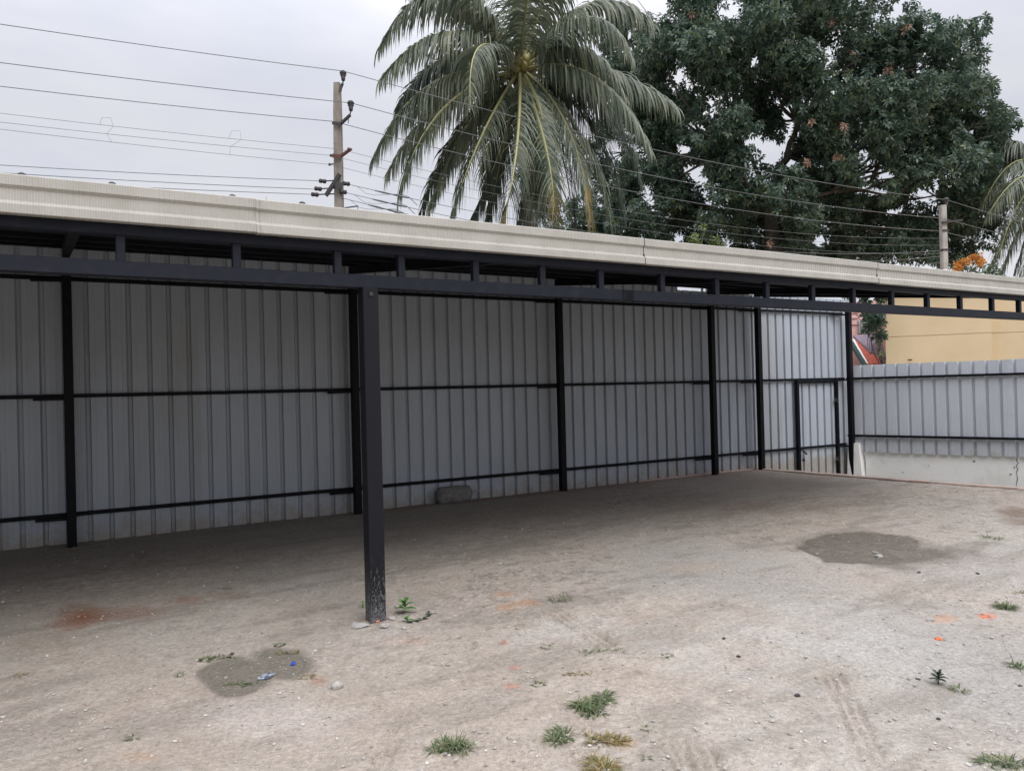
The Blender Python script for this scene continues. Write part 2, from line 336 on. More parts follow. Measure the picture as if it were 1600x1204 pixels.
wet2 = np.maximum(blob(372, 1056, 62, 30, 203, .2, .35), blob(440, 1040, 60, 24, 204, .25, .4))
mixc(wet2, (.155, .142, .118), .85); zz -= .01*wet2; zz += wet2*.012*(fine-.4)
for u, v, ru, rv, c, am, sd_ in [(130, 963, 58, 22, (.24, .10, .055), .95, 211), (215, 957, 60, 12, (.30, .19, .15), .5, 212), (290, 940, 30, 8, (.28, .17, .12), .5, 213),
        (345, 930, 45, 10, (.28, .19, .14), .4, 214), (785, 932, 26, 7, (.42, .22, .12), .55, 215), (822, 945, 32, 9, (.46, .25, .14), .7, 216), (790, 953, 18, 6, (.45, .26, .16), .6, 217),
        (1541, 962, 26, 8, (.62, .14, .04), .95, 218), (1470, 966, 26, 8, (.46, .24, .13), .6, 219), (230, 1182, 40, 13, (.45, .28, .17), .5, 220), (640, 1005, 60, 10, (.44, .30, .24), .5, 221),
        (1592, 806, 40, 16, (.17, .12, .085), .7, 222), (500, 1065, 20, 9, (.40, .22, .14), .5, 223), (975, 1165, 26, 9, (.48, .30, .16), .6, 224), (1085, 885, 60, 12, (.40, .30, .23), .35, 225),
        (590, 977, 34, 9, (.30, .19, .15), .5, 226), (805, 1047, 14, 5, (.40, .20, .15), .6, 227), (800, 1075, 14, 4, (.42, .18, .12), .6, 228), (787, 1009, 7, 4, (.3, .13, .08), .8, 229),
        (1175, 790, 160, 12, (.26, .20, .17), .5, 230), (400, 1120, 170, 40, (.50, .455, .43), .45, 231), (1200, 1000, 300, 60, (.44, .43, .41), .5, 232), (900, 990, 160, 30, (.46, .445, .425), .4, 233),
        (60, 1000, 110, 20, (.33, .28, .22), .5, 234), (1020, 1130, 60, 25, (.36, .33, .27), .5, 235)]:
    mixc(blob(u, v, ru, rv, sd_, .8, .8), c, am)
# tyre tracks: pressed grooves with cross lugs
def track(pix, wid, depth, lug=.05, seed=0):
    global zz, base
    P = [ground(u, v) for u, v in pix]
    for a, b in zip(P[:-1], P[1:]):
        d = (b-a)[:2]; Ln = np.linalg.norm(d); d = d/Ln; n = np.array([-d[1], d[0]])
        s = (X-a[0])*d[0]+(Y-a[1])*d[1]; o = (X-a[0])*n[0]+(Y-a[1])*n[1]
        fade = np.clip(np.minimum(s+.05, Ln-s+.05)/.12, 0, 1)*np.clip((wid/2-np.abs(o))/.02, 0, 1)*np.clip((vnoise(X, Y, 1.6, 300+seed)-.1)*3, .25, 1)
        depth_ = depth*1.9; zz = zz - depth_*fade*(.5+.5*np.cos(o/wid*2*math.pi*3))
        zz = zz - depth_*.6*fade*(np.abs(o) > wid*.3)*(.5+.5*np.sin(s/lug*2*math.pi+np.abs(o)*60))
        g_ = np.clip(.5+.5*np.cos(o/wid*2*math.pi*3), 0, 1)**1.5*.75+.35*(np.abs(o) > wid*.3)*(.5+.5*np.sin(s/lug*2*math.pi+np.abs(o)*60)); k = (fade*np.clip(g_, 0, 1)*.6)[..., None]; base = base*(1-k)+np.array((.27, .22, .175))*k
        k = (fade*np.clip(.6-g_, 0, 1)*.5)[..., None]; base = base*(1-k)+np.array((.46, .40, .34))*k
track([(1296, 1050), (1325, 1100), (1348, 1150), (1372, 1215)], .13, .011, .045, 1)
track([(655, 1095), (612, 1150), (585, 1215)], .11, .010, .045, 2)
track([(1040, 1150), (1090, 1230)], .12, .008, .04, 3)
track([(868, 960), (915, 990), (950, 1015)], .16, .009, .06, 4)
track([(905, 1200), (880, 1160), (940, 1100)], .10, .008, .05, 5)
track([(1090, 1160), (1110, 1215)], .16, .010, .05, 6)
track([(1150, 1000), (1260, 1030), (1330, 1050)], .14, .006, .05, 7)
# soil packed round the near post
pc = W(1.83, 4.94); rr = np.hypot(X-pc[0], Y-pc[1]); zz += .022*np.exp(-(rr/.17)**2)*(.5+fine)
# flatten towards the edges of the fine sheet
edge = np.clip((9.9-Wg)/.25, 0, 1); zz *= edge
keep = ((X-KA[0])*KN[0]+(Y-KA[1])*KN[1]) < .04
keep |= (Wg > 9.6) & (T < 10.9)
nT, nW = T.shape
idx = np.arange(nT*nW).reshape(nT, nW)
q = np.stack([idx[:-1, :-1], idx[1:, :-1], idx[1:, 1:], idx[:-1, 1:]], -1)[keep[:-1, :-1]]
me = bpy.data.meshes.new('ground')
V = np.stack([X, Y, zz], -1).reshape(-1, 3)
used = np.zeros(len(V), bool); used[q.ravel()] = True; rem = np.cumsum(used)-1
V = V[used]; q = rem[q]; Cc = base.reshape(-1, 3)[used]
me.vertices.add(len(V)); me.vertices.foreach_set('co', V.ravel().astype(np.float32))
me.loops.add(q.size); me.loops.foreach_set('vertex_index', q.ravel().astype(np.int32))
me.polygons.add(len(q)); me.polygons.foreach_set('loop_start', (np.arange(len(q))*4).astype(np.int32)); me.polygons.foreach_set('loop_total', np.full(len(q), 4, np.int32))
me.polygons.foreach_set('use_smooth', np.ones(len(q), bool))
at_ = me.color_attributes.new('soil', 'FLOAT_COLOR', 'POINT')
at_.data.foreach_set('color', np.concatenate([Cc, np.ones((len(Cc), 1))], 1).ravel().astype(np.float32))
me.update(calc_edges=True); me.validate()
def soil_mat():
    m = bpy.data.materials.new('bare_soil'); m.use_nodes = True; t = m.node_tree; p = t.nodes['Principled BSDF']
    p.inputs['Roughness'].default_value = .95; p.inputs['Specular IOR Level'].default_value = .15
    a = t.nodes.new('ShaderNodeAttribute'); a.attribute_name = 'soil'
    g = t.nodes.new('ShaderNodeNewGeometry')
    def nz(sc, det, rg=.65):
        n = t.nodes.new('ShaderNodeTexNoise'); n.inputs['Scale'].default_value = sc; n.inputs['Detail'].default_value = det; n.inputs['Roughness'].default_value = rg
        t.links.new(g.outputs['Position'], n.inputs[0]); return n.outputs['Fac']
    n1 = nz(38, 6, .7); r1 = t.nodes.new('ShaderNodeMapRange'); r1.inputs[1].default_value = .3; r1.inputs[2].default_value = .72; r1.inputs[3].default_value = .70; r1.inputs[4].default_value = 1.25
    t.links.new(n1, r1.inputs[0])
    n2 = nz(160, 3, .6); r2 = t.nodes.new('ShaderNodeMapRange'); r2.inputs[1].default_value = .3; r2.inputs[2].default_value = .7; r2.inputs[3].default_value = .78; r2.inputs[4].default_value = 1.2
    t.links.new(n2, r2.inputs[0])
    n3 = nz(7, 5, .7); r3 = t.nodes.new('ShaderNodeMapRange'); r3.inputs[1].default_value = .3; r3.inputs[2].default_value = .7; r3.inputs[3].default_value = .93; r3.inputs[4].default_value = 1.06
    t.links.new(n3, r3.inputs[0])
    mm = t.nodes.new('ShaderNodeMath'); mm.operation = 'MULTIPLY'; t.links.new(r1.outputs[0], mm.inputs[0]); t.links.new(r2.outputs[0], mm.inputs[1])
    m2 = t.nodes.new('ShaderNodeMath'); m2.operation = 'MULTIPLY'; t.links.new(mm.outputs[0], m2.inputs[0]); t.links.new(r3.outputs[0], m2.inputs[1])
    sc = t.nodes.new('ShaderNodeVectorMath'); sc.operation = 'SCALE'; t.links.new(a.outputs['Color'], sc.inputs[0]); t.links.new(m2.outputs[0], sc.inputs['Scale'])
    t.links.new(sc.outputs[0], p.inputs['Base Color'])
    n5 = nz(85, 2, .5); r5 = t.nodes.new('ShaderNodeMapRange'); r5.inputs[1].default_value = .66; r5.inputs[2].default_value = .74; r5.inputs[4].default_value = .55; t.links.new(n5, r5.inputs[0])
    x5 = t.nodes.new('ShaderNodeMix'); x5.data_type = 'RGBA'; t.links.new(sc.outputs[0], x5.inputs[6]); x5.inputs[7].default_value = (.15, .13, .11, 1); t.links.new(r5.outputs[0], x5.inputs[0])
    n6 = nz(61, 2, .5); r6 = t.nodes.new('ShaderNodeMapRange'); r6.inputs[1].default_value = .67; r6.inputs[2].default_value = .74; r6.inputs[4].default_value = .5; t.links.new(n6, r6.inputs[0])
    x6 = t.nodes.new('ShaderNodeMix'); x6.data_type = 'RGBA'; t.links.new(x5.outputs[2], x6.inputs[6]); x6.inputs[7].default_value = (.56, .53, .48, 1); t.links.new(r6.outputs[0], x6.inputs[0])
    t.links.new(x6.outputs[2], p.inputs['Base Color'])
    b = t.nodes.new('ShaderNodeBump'); b.inputs['Strength'].default_value = 1; b.inputs['Distance'].default_value = .016; t.links.new(n1, b.inputs['Height'])
    b2 = t.nodes.new('ShaderNodeBump'); b2.inputs['Strength'].default_value = .7; b2.inputs['Distance'].default_value = .003; t.links.new(n2, b2.inputs['Height']); t.links.new(b.outputs[0], b2.inputs['Normal'])
    t.links.new(b2.outputs[0], p.inputs['Normal']); return m
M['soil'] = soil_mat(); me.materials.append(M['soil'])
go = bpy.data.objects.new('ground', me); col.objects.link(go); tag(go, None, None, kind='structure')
def gz(x, y):     # height of the yard at a point
    t_, w_ = D1[0]*x+D1[1]*y, N1[0]*x+N1[1]*y
    i = min(max(int(np.searchsorted(tt, t_)), 0), nT-1); j = min(max(int(np.searchsorted(ww, w_)), 0), nW-1)
    return float(zz[i, j])
# surrounding lower terrain
M['earth'] = mat('outer_earth', (.22, .19, .15), .95, .1, noise=(1.5, (.10, .12, .06), .45, .6), bump=(8, .5, .05))
b = MB(); b.add([(-600, -600, -.42), (600, -600, -.42), (600, 900, -.42), (-600, 900, -.42)], [(0, 1, 2, 3)])
tag(b.build('terrain', M['earth']), None, None, kind='structure')
# earth bank under the yard edge
b = MB()
b.hexa([*(W(-9, -9.2, -.43), W(11.3, -9.2, -.43), KB-KN*.0-UP*.43, KA-UP*.43), *(W(-9, -9.2, -.06), W(11.3, -9.2, -.06), KB-UP*.06, KA-UP*.06)])
tag(b.build('yard_bank', M['earth']), None, None, kind='structure')

# kerb
k = thing('cement_kerb', KA, 'low pink cement kerb edging the yard corner below the door and side fence', 'kerb')
b = MB(); n = 26; pts = [KA+KD*(i*.29) for i in range(n)]
for i in range(n-1):
    p_, q_ = pts[i]+KD*.004, pts[i+1]-KD*.002
    j = random.uniform(-.004, .004)
    b.bar(p_-UP*(.02-j)+KN*(.07+j), q_-UP*(.02-j)+KN*(.07+j), .14, .11, bev=.012)
b.build('kerb_run', M['kerb'], k)
b = MB()
for i in range(9):
    a_ = 10.85-i*.3
    j = random.uniform(-.004, .004)
    b.bar(W(a_-.297, 9.79+j, -.015+j), W(a_, 9.79+j, -.015+j), .12, .09, bev=.012)
b.build('kerb_run', M['kerb'], k)

# gravel (loose crumbs nobody could count)
b = MB()
for i in range(2300):
    u = random.uniform(-30, 1630); v = 780+430*random.random()**1.1
    P = ground(u, v); t_, w_ = TW(P)
    if w_ > 9.6 or w_ < 1.3: continue
    if KN @ (P-KA) > -.05: continue
    r = random.choice([.004, .004, .005, .006, .007, .009, .012])*random.uniform(.7, 1.2)
    b.rock((P[0], P[1], gz(P[0], P[1])+r*.3), r, r*.8, r*.55, .3, 0, random.choice([0, 0, 1, 2]))
go2 = b.build('gravel', [M['stone'], mat('soil_crumb', (.27, .235, .2), .95), mat('pale_grit', (.46, .43, .4), .9)])
tag(go2, None, None, kind='stuff'); go2['label'] = 'loose grit and crumbs scattered over the bare yard'

# ------------------------------------------------------------------ shed
def zroof(w): return 2.70 + (w-4.84)*.122
def tend(w): return 11.42 + (w-4.84)*(10.98-11.42)/(9.85-4.84)
S = thing('open_shed', W(1.83, 4.94, 0), 'long open lean-to shed with cream fascia, black steel posts and header beam', 'shed')
def vpost(b, t, w, z0, z1, s): b.bar(W(t, w, z0), W(t, w, z1), s, s, up=N1, bev=.004)
WP = [-6.4, -3.15, .13, 3.345, 6.57, 9.74, 10.90]
for t in WP:
    b = MB(); vpost(b, t, 9.60, -.03, zroof(9.6)-.19, .092); b.build('post', M['black'], S)
b = MB(); vpost(b, 13.50, 9.62, -.43, 2.95, .092); b.build('post', M['black'], S)
for t in (-4.6, 1.83, 11.30):
    b = MB(); vpost(b, t, 4.945, -.03, 2.262 if t > 5 or t < 0 else 2.268, .108); po = b.build('post', M['post'], S)
    if 0 < t < 5: po['label'] = 'front post scuffed with pale cement near its foot'; near_post = po
b = MB(); b.bar(W(-6.8, 4.945, 2.306), W(11.38, 4.945, 2.306), .08, .088, bev=.004)
b.build('header_beam', M['black_flare'], S)
b = MB(); b.bar(W(-6.8, 4.94, 2.54), W(11.36, 4.94, 2.54), .075, .085, bev=.004); b.build('top_chord', M['black_flare'], S)
for t in [-5.6, -4.9, -4.2, -3.5, -2.85, -2.2, -1.55, -.9, -.3, .34, .98, 1.62, 2.07, 2.65, 3.23, 3.79, 4.44, 5.08, 5.73, 6.38, 7.01, 7.66, 8.31, 8.96, 9.64, 10.26, 10.9]:
    b = MB(); vpost(b, t, 4.94, 2.3502, 2.4973, .05); b.build('strut', M['black_flare'], S)
for t in WP[:-1]+[10.90]:
    b = MB(); b.bar(W(t, 4.985, zroof(4.985)-.118), W(t, 9.64, zroof(9.64)-.118), .07, .09); b.build('rafter', M['black'], S)
for w in (5.6, 6.4, 7.2, 8.0, 8.8, 9.5):
    b = MB(); b.bar(W(-6.9, w, zroof(w)-.043), W(tend(w)-.02, w, zroof(w)-.043), .05, .058); b.build('purlin', M['black'], S)
b = MB(); b.bar(W(tend(4.9)-.05, 4.99, zroof(4.99)-.055), W(tend(9.7)-.05, 9.7, zroof(9.7)-.055), .06, .11); b.build('end_rafter', M['black'], S)
# roof sheet, ribs running up the slope
b = MB(); P_ = .2125; prof = []
t = -7.0
while t < 11.6:
    for dt, dz in ((0, 0), (.155, 0), (.168, .026), (.199, .026)): prof.append((t+dt, dz))
    t += P_
vsd = []
for t, dz in prof:
    for j, w in enumerate((4.852, 9.98)):
        te = min(t, tend(w)); lift = .006*math.sin(t*2.3)+(.004 if t > 4 else -.01)
        vsd.append(W(te, w, zroof(w)+.012+dz+(lift*.5 if j == 0 else 0)))
nn = len(prof)
b.add(vsd, [(2*i, 2*i+2, 2*i+3, 2*i+1) for i in range(nn-1)])
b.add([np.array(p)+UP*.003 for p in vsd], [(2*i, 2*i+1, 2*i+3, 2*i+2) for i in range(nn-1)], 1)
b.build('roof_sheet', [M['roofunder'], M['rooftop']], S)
# fascia panels
fp = [(.045, 2.764), (-.012, 2.762), (-.016, 2.757), (-.016, 2.704), (0.0, 2.686), (0.0, 2.624), (-.021, 2.603), (-.021, 2.556), (-.017, 2.552), (.035, 2.552)]
js = [-7.0, -5.1, -2.0, 1.09, 4.18, 7.28, 10.37, 11.44]
for i in range(len(js)-1):
    b = MB(); a_, c_ = js[i]+.003, js[i+1]-.003; o_ = .003*(i % 2); zo = random.uniform(-.003, .003)
    tilt = random.uniform(-.006, .006)
    vsd = [W(a_, 4.84+w+o_, z+zo) for w, z in fp]+[W(c_, 4.84+w+o_, z+zo+tilt) for w, z in fp]
    m_ = len(fp); b.add(vsd, [(k_, k_+1, m_+k_+1, m_+k_) for k_ in range(m_-1)])
    # folded lap at the joint
    b.add([W(c_-.006, 4.84+w+o_-.007, z+zo) for w, z in fp]+[W(c_+.012, 4.84+w+o_-.005, z+zo) for w, z in fp], [(k_, k_+1, m_+k_+1, m_+k_) for k_ in range(m_-1)])
    if i in (3, 4, 5): b.rock(W(c_-.01, 4.832, 2.63), .012, .006, .014, .3, 0, 1)
    b.build('fascia_panel', [M['fascia'], M['rust']], S)
for u, v in [(34, 272), (175, 285), (363, 304), (472, 318), (621, 332)]:
    d = ray(u, v); kk = 4.93/(N1 @ d); P = CAM+d*kk; t_, w_ = TW(P)
    b = MB(); b.lathe(W(t_, 4.93, 2.752), [(.027, 0), (.026, .03), (.018, .046), (.006, .052)], 10); b.build('bolt_cap', M['rubber'], S, True)
for i_ in range(20):
    t = 3.3+i_*.41+random.uniform(-.15, .15); hw_ = random.uniform(.015, .07); b = MB()
    zz_ = 2.766+random.uniform(0, .008); b.add([W(t-hw_, 4.87, 2.755), W(t+hw_, 4.87, 2.755), W(t+hw_, 4.875, zz_+.004), W(t-hw_*.3, 4.875, zz_), W(t-hw_, 4.89, 2.757), W(t+hw_, 4.90, 2.757)], [(0, 1, 2, 3), (3, 2, 5, 4), (0, 3, 4), (1, 5, 2), (0, 4, 5, 1)])
    b.build('lap_tab', M['paint'], S)
b = MB(); b.box(W(1.17, 4.90, 2.775), D1*.010, N1*.02, UP*.028); b.box(W(1.13, 4.90, 2.766), D1*.02, N1*.02, UP*.012); b.build('lap_tab', M['rooftop'], S)
# weld plate on the beam and post head
b = MB(); b.box(W(4.05, 4.9035, 2.308), D1*.055, N1*.003, UP*.036); b.build('splice_plate', M['black'], S)
b = MB(); b.box(W(1.83, 4.887, 2.22), D1*.012, N1*.006, UP*.012); b.build('bolt', M['iron'], near_post)

# ------------------------------------------------------------------ long sheet wall
Wl = thing('sheet_metal_wall', W(5, 9.8, 0), 'tall grey ribbed sheet metal wall on black rails behind the shed posts, with a low door', 'wall')
def sheet(fr, a, c, z0, z1, pitch, phase, off=0., rev=False, tilt=0.):
    """fr(s, o, z): ribbed sheet between a and c; ribs pressed away from the yard"""
    pts = [(a, 0.)]
    k_ = math.floor((a-phase)/pitch)-1
    while True:
        c0 = phase+k_*pitch; k_ += 1
        if c0 > c+pitch: break
        for ds, o in ((-.033, 0), (-.014, .040), (.018, .040), (.025, 0), (.07, 0), (.074, .0025), (.080, 0), (.125, 0), (.131, .0025), (.137, 0)):
            if a < c0+ds < c: pts.append((c0+ds, o))
    pts.append((c, 0.)); pts.sort()
    mb = MB(); n = len(pts); zs = [z0, (z0+z1)/2, z1]
    vs_ = [fr(s, o+off+tilt*(j-1), z) for j, z in enumerate(zs) for s, o in pts]
    mb.add(vs_, [(j*n+i, j*n+i+1, (j+1)*n+i+1, (j+1)*n+i) for j in range(2) for i in range(n-1)])
    vb = [np.array(p)+fr(0, .001, 0)-fr(0, 0, 0) for p in vs_]
    mb.add(vb, [(j*n+i, (j+1)*n+i, (j+1)*n+i+1, j*n+i+1) for j in range(2) for i in range(n-1)])
    return mb
DL, DR = 12.05, 13.20
fw = lambda s, o, z: W(s, 9.785+o, z)
edges = [-7.0]
while edges[-1] < 13.4: edges.append(edges[-1]+.85)
edges = [e for e in edges if e < 13.2]+[13.72]
ph = .318
for i in range(len(edges)-1):
    a_, c_ = edges[i], edges[i+1]
    z1 = 3.285 if c_ < 9.4 else 3.19
    if a_ > 8.4 and c_ < 9.6: z1 = 3.235
    z0 = -.03 if c_ < 10.6 else -.43
    zj = random.uniform(-.006, .006)
    if c_ <= (DL-.035) or a_ >= (DR+.055):
        segs = [(a_, c_, z0, z1+zj)]
    else:   # leave the door opening in the sheets
        segs = []
        if a_ < (DL+.02): segs.append((a_, (DL+.02), z0, z1+zj))
        m0, m1 = max(a_, (DL-.035)), min(c_, (DR+.035))
        if m1 <= m0: m0, m1 = DL, DL+.02
        segs.append((m0, m1, 1.58, z1+zj))
        if c_ > (DR+.035): segs.append(((DR-.01), c_, z0, z1+zj))
    for sg in segs:
        o_ = .0015*(i % 2)
        sheet(fw, sg[0]-.01, sg[1]+.01, sg[2], sg[3], .2127, ph, o_+random.uniform(0, .0008), tilt=random.uniform(-.002, .002)).build('panel', M['wall'] if i % 3 else M['wall2'], Wl)
for z in (.318, 1.617, 2.905):
    a_, c_ = -7.0, 13.50
    if z == .318:
        for aa, cc in ((a_, (DL-.045)), ((DR+.055), c_)):
            b = MB(); b.bar(W(aa, 9.758, z), W(cc, 9.758, z), .045, .042); b.build('rail', M['black'], Wl)
    else:
        b = MB(); b.bar(W(a_, 9.758, z), W(c_, 9.758, z), .045, .042); b.build('rail', M['black'], Wl)
for t in WP+[13.5]:
    for z in (.318, 1.617, 2.905):
        b = MB(); b.bar(W(t-.04, 9.66, z-.03), W(t-.33, 9.715, z-.03), .04, .032); b.bar(W(t, 9.62, z-.03), W(t-.06, 9.735, z-.026), .04, .03); b.build('bracket', M['black'], Wl)
# unseen side wall, added left of the frame to keep the bay dark
fs = lambda s, o, z: W(-7.0-o, 4.9+s, z)
sheet(fs, 0, 4.9, -.03, 2.66, .2127, .1).build('unseen_shade_panel', M['wall2'], Wl)
# door
dr = MB()
for t in (DL, DR): dr.bar(W(t, 9.72, -.42), W(t, 9.72, 1.598), .06, .06, up=N1)
dr.bar(W(DL+.03, 9.72, 1.565), W(DR-.03, 9.72, 1.565), .05, .05)
door = thing('door', W(DL-.035, 9.74, -.4), None, None); door.parent = Wl; door.location = Vector(tuple(W(DL-.035, 9.74, -.4)))-Wl.location
dr.build('frame', M['black'], door)
sheet(lambda s, o, z: W(s, 9.748+o, z), DL+.03, DR-.03, -.40, 1.575, .2127, ph).build('door_panel', M['wall'], door)
b = MB(); b.bar(W(DL+.03, 9.725, .318), W(DR-.03, 9.725, .318), .035, .04); b.build('cross_bar', M['black'], door)
b = MB(); b.bar(W(DL+.02, 9.67, .30), W(DL+.18, 9.68, .20), .018, .03); b.bar(W(DL+.05, 9.66, .24), W(DL+.05, 9.66, .05), .018, .025); b.rock(W(DL+.06, 9.66, .10), .03, .02, .04, .15, 1); b.build('latch', M['iron'], door)
for z in (.05, 1.2):
    b = MB(); b.tube([W(DR-.04, 9.68, z-.05), W(DR-.04, 9.68, z+.05)], .014, 8); b.box(W(DR-.07, 9.69, z), D1*.03, N1*.004, UP*.03); b.build('hinge', M['iron'], door)

# ------------------------------------------------------------------ side fence and low wall
Fc = thing('sheet_metal_fence', FN(1.5, 0, -.4), 'lower blue grey ribbed sheet fence on two black rails above the white base wall', 'fence')
e = .16; i = 0
while e < 8:
    c_ = e+.85
    sheet(lambda s, o, z: FN(s, o, z), e-.01, c_+.01, .165+random.uniform(-.008, .008), 1.868+random.uniform(-.006, .006), .2125, .10, .0015*(i % 2), tilt=random.uniform(-.002, .002)).build('panel', M['fence'], Fc)
    e = c_; i += 1
for z in (.487, 1.612):
    b = MB(); b.bar(FN(.02, -.03, z), FN(8.1, -.03, z), .045, .042); b.build('rail', M['black'], Fc)
for s in (.1, 2.95, 5.6):
    b = MB(); b.bar(FN(s, -.035, -.4), FN(s, -.035, 1.7) if s > 1 else FN(s, -.035, .46), .04, .04, up=N2)
    if s > 3: b.build('post', M['black'], Fc)
LW = thing('low_white_wall', FN(2, .1, -.43), 'low whitewashed wall stained grey under the side fence, with a short end pier', 'wall')
b = MB(); b.box(FN(4.3, .14, -.06), D2*3.98, N2*.09, UP*.37); b.build('wall_body', M['white'], LW)
b = MB(); b.hexa([FN(.02, -.14, -.43), FN(.315, -.14, -.43), FN(.315, .2, -.43), FN(.02, .2, -.43), FN(.04, -.10, .34), FN(.245, -.10, .34), FN(.245, .2, .34), FN(.04, .2, .34)]); b.build('end_pier', M['white'], LW)
b = MB(); pc_ = [FN(2.86+random.uniform(-.02, .02)-i*.004, .047, .16-i*.05) for i in range(12)]
b.tube(pc_, [.004, .007, .005, .006, .004, .006, .003, .005, .006, .004, .003, .002], 5); b.build('crack', M['iron'], LW)
for s_, z_, r_ in ((.62, .02, .02), (1.45, -.05, .016), (2.2, .06, .03), (2.76, -.14, .025), (2.8, -.02, .018), (1.0, -.2, .02)):
    b = MB(); b.rock(FN(s_, .05, z_), r_, .004, r_*.6, .4, 1); b.build('chip', M['cement'], LW)

# cement lump by the wall
P = ground(684, 781); b = MB(); d = D1
C_ = W(TW(P)[0]+.05, 9.655)
for i_ in range(1):
    n = 14; L_ = .27
    rings = []
    for k_ in range(n):
        s_ = -L_+2*L_*k_/(n-1); e_ = min(1, (1-abs(s_)/(L_*1.04))*5)**.5
        ring = []
        for j_ in range(12):
            an = 2*math.pi*j_/12; ry = .085; rz = .12
            bulge = 1+.25*math.exp(-((an-math.pi*.85)**2)*6)+random.uniform(-.06, .06)
            y_ = -math.cos(an)*ry*e_*bulge; z_ = .115+math.sin(an)*rz*e_*(1 if math.sin(an) < 0 else 1.05)+random.uniform(-.005, .005)
            ring.append(C_+D1*s_+N1*(-abs(y_) if y_ < 0 else abs(y_))+UP*z_)
        rings += ring
    b.add(rings, [(k_*12+j_, k_*12+(j_+1) % 12, (k_+1)*12+(j_+1) % 12, (k_+1)*12+j_) for k_ in range(n-1) for j_ in range(12)]+[tuple(range(11, -1, -1)), tuple(range((n-1)*12, n*12))])
cl = thing('cement_lump', P, 'rough grey cement lump with a short pipe stub lying against the sheet wall', 'rubble')
b.build('lump', M['cement'], cl, True)
b = MB(); b.tube([C_+D1*.22+UP*.14-N1*.02, C_+D1*.38+UP*.15-N1*.03], .017, 8); b.build('pipe_stub', M['conc2'], cl)

# ------------------------------------------------------------------ grass tufts, weeds, stones
def blades(b, c, rad, n, ln, seed, flat=.5, mi=0):
    n = max(6, int(n*.75))
    r = random.Random(seed)
    for i in range(n):
        a = r.random()*6.283; q_ = rad*math.sqrt(r.random())*.8; x = c[0]+q_*math.cos(a); y = c[1]+q_*math.sin(a); z = gz(x, y)-.004
        a2 = a+r.uniform(-.9, .9); l_ = ln*r.uniform(.5, 1.15); el = r.uniform(-.1, .6) if r.random() < .88 else r.uniform(.5, 1.1); wd_ = r.uniform(.0016, .0034)
        dx, dy = math.cos(a2), math.sin(a2); sx, sy = -dy*wd_, dx*wd_
        p = [(x, y, z)]; e2 = el+.3
        for k_ in range(3):
            st = l_/3; p.append((p[-1][0]+dx*math.cos(e2)*st, p[-1][1]+dy*math.cos(e2)*st, max(p[-1][2]+math.sin(e2)*st, z+.006))); e2 -= .5
        w_ = [1, .9, .6, .08]
        vs_ = []
        for (px, py, pz), k_ in zip(p, w_): vs_ += [(px-sx*k_, py-sy*k_, pz), (px+sx*k_, py+sy*k_, pz)]
        b.add(vs_, [(2*k_, 2*k_+1, 2*k_+3, 2*k_+2) for k_ in range(3)], mi)
def tuft(u, v, wpx, dens, label, kind='grass', ln=None, aspect=1.):
    if ln: ln *= .8
    P = ground(u, v); dist = P[1]; rad = wpx/2/F*dist
    P[2] = gz(P[0], P[1])
    b = MB(); sd_ = int(u*7+v)
    subs = max(1, int(aspect*2)) if aspect > 1 else 1
    r = random.Random(sd_)
    if subs == 1 and wpx > 32:
        for k_ in range(6):
            a = r.random()*6.28; o = rad*r.uniform(.1, .95); blades(b, (P[0]+o*math.cos(a), P[1]+o*math.sin(a)), rad*r.uniform(.3, .6), int(dens*r.uniform(.2, .4)), (ln or .07)*r.uniform(.6, 1), sd_+k_)
    elif subs == 1: blades(b, P, rad*.75, dens, ln or max(.04, rad*.6), sd_)
    else:
        for k_ in range(subs*2):
            o = (k_/(subs*2-1)-.5)*2*rad*.85
            blades(b, (P[0]+o, P[1]+r.uniform(-.3, .3)*rad*.4), rad*.24, dens//(subs*2)+2, ln or max(.04, rad*.35), sd_+k_)
    o = b.build('grass_tuft', M[kind]); rebase(o, P)
    return tag(o, label, 'grass', 'grass tufts on the bare yard')
G_ = 'grass'; Dg = 'drygrass'
tuft(880, 942, 40, 80, 'small flat grass tuft right of the two orange soil stains', G_)
tuft(855, 1016, 28, 40, 'tiny grass sprig just left of the long flat grass strip', G_)
tuft(940, 1023, 66, 110, 'thin dark strip of grass lying flat, wider than it is deep', G_, aspect=2)
tuft(902, 1056, 46, 50, 'sparse thin grass strip above the large double tuft', Dg, aspect=2)
tuft(842, 1073, 26, 36, 'small dark sprig left of and below the sparse grass strip', G_)
tuft(918, 1110, 52, 240, 'large dense green tuft, front half of the biggest clump', G_, .12)
tuft(948, 1096, 46, 190, 'green tuft touching the biggest clump on its right back side', G_, .10)
tuft(868, 1157, 50, 150, 'green spreading tuft below and left of the biggest clump', G_, .10)
tuft(938, 1156, 46, 110, 'yellowing tuft beside orange soil below the biggest clump', Dg, .08)
tuft(970, 1163, 34, 60, 'dry orange brown wisp touching the yellowing tuft', Dg, .08)
tuft(700, 1169, 60, 240, 'round green tuft alone at the bottom, left of the other tufts', G_, .11)
tuft(940, 1200, 74, 190, 'yellow green tuft cut by the bottom edge of the view', Dg, .12)
tuft(1572, 946, 34, 130, 'lush green tuft beside the bright orange powder', G_, .13)
tuft(1588, 1040, 34, 70, 'open spiky tuft at the right edge, below the orange powder', G_, .11)
tuft(1498, 1076, 28, 46, 'small spiky tuft right of the dark leafy weed', G_, .08)
tuft(1550, 842, 44, 70, 'faint far tuft right of the dark wet patch', G_, .12)
tuft(1565, 1193, 66, 150, 'green tuft in the bottom right corner of the yard', G_, .11)
tuft(1040, 1029, 26, 26, 'faint sprig alone right of the long flat grass strip', G_)
tuft(1008, 1143, 16, 16, 'tiny isolated sprig right of the biggest clump', G_, .05)
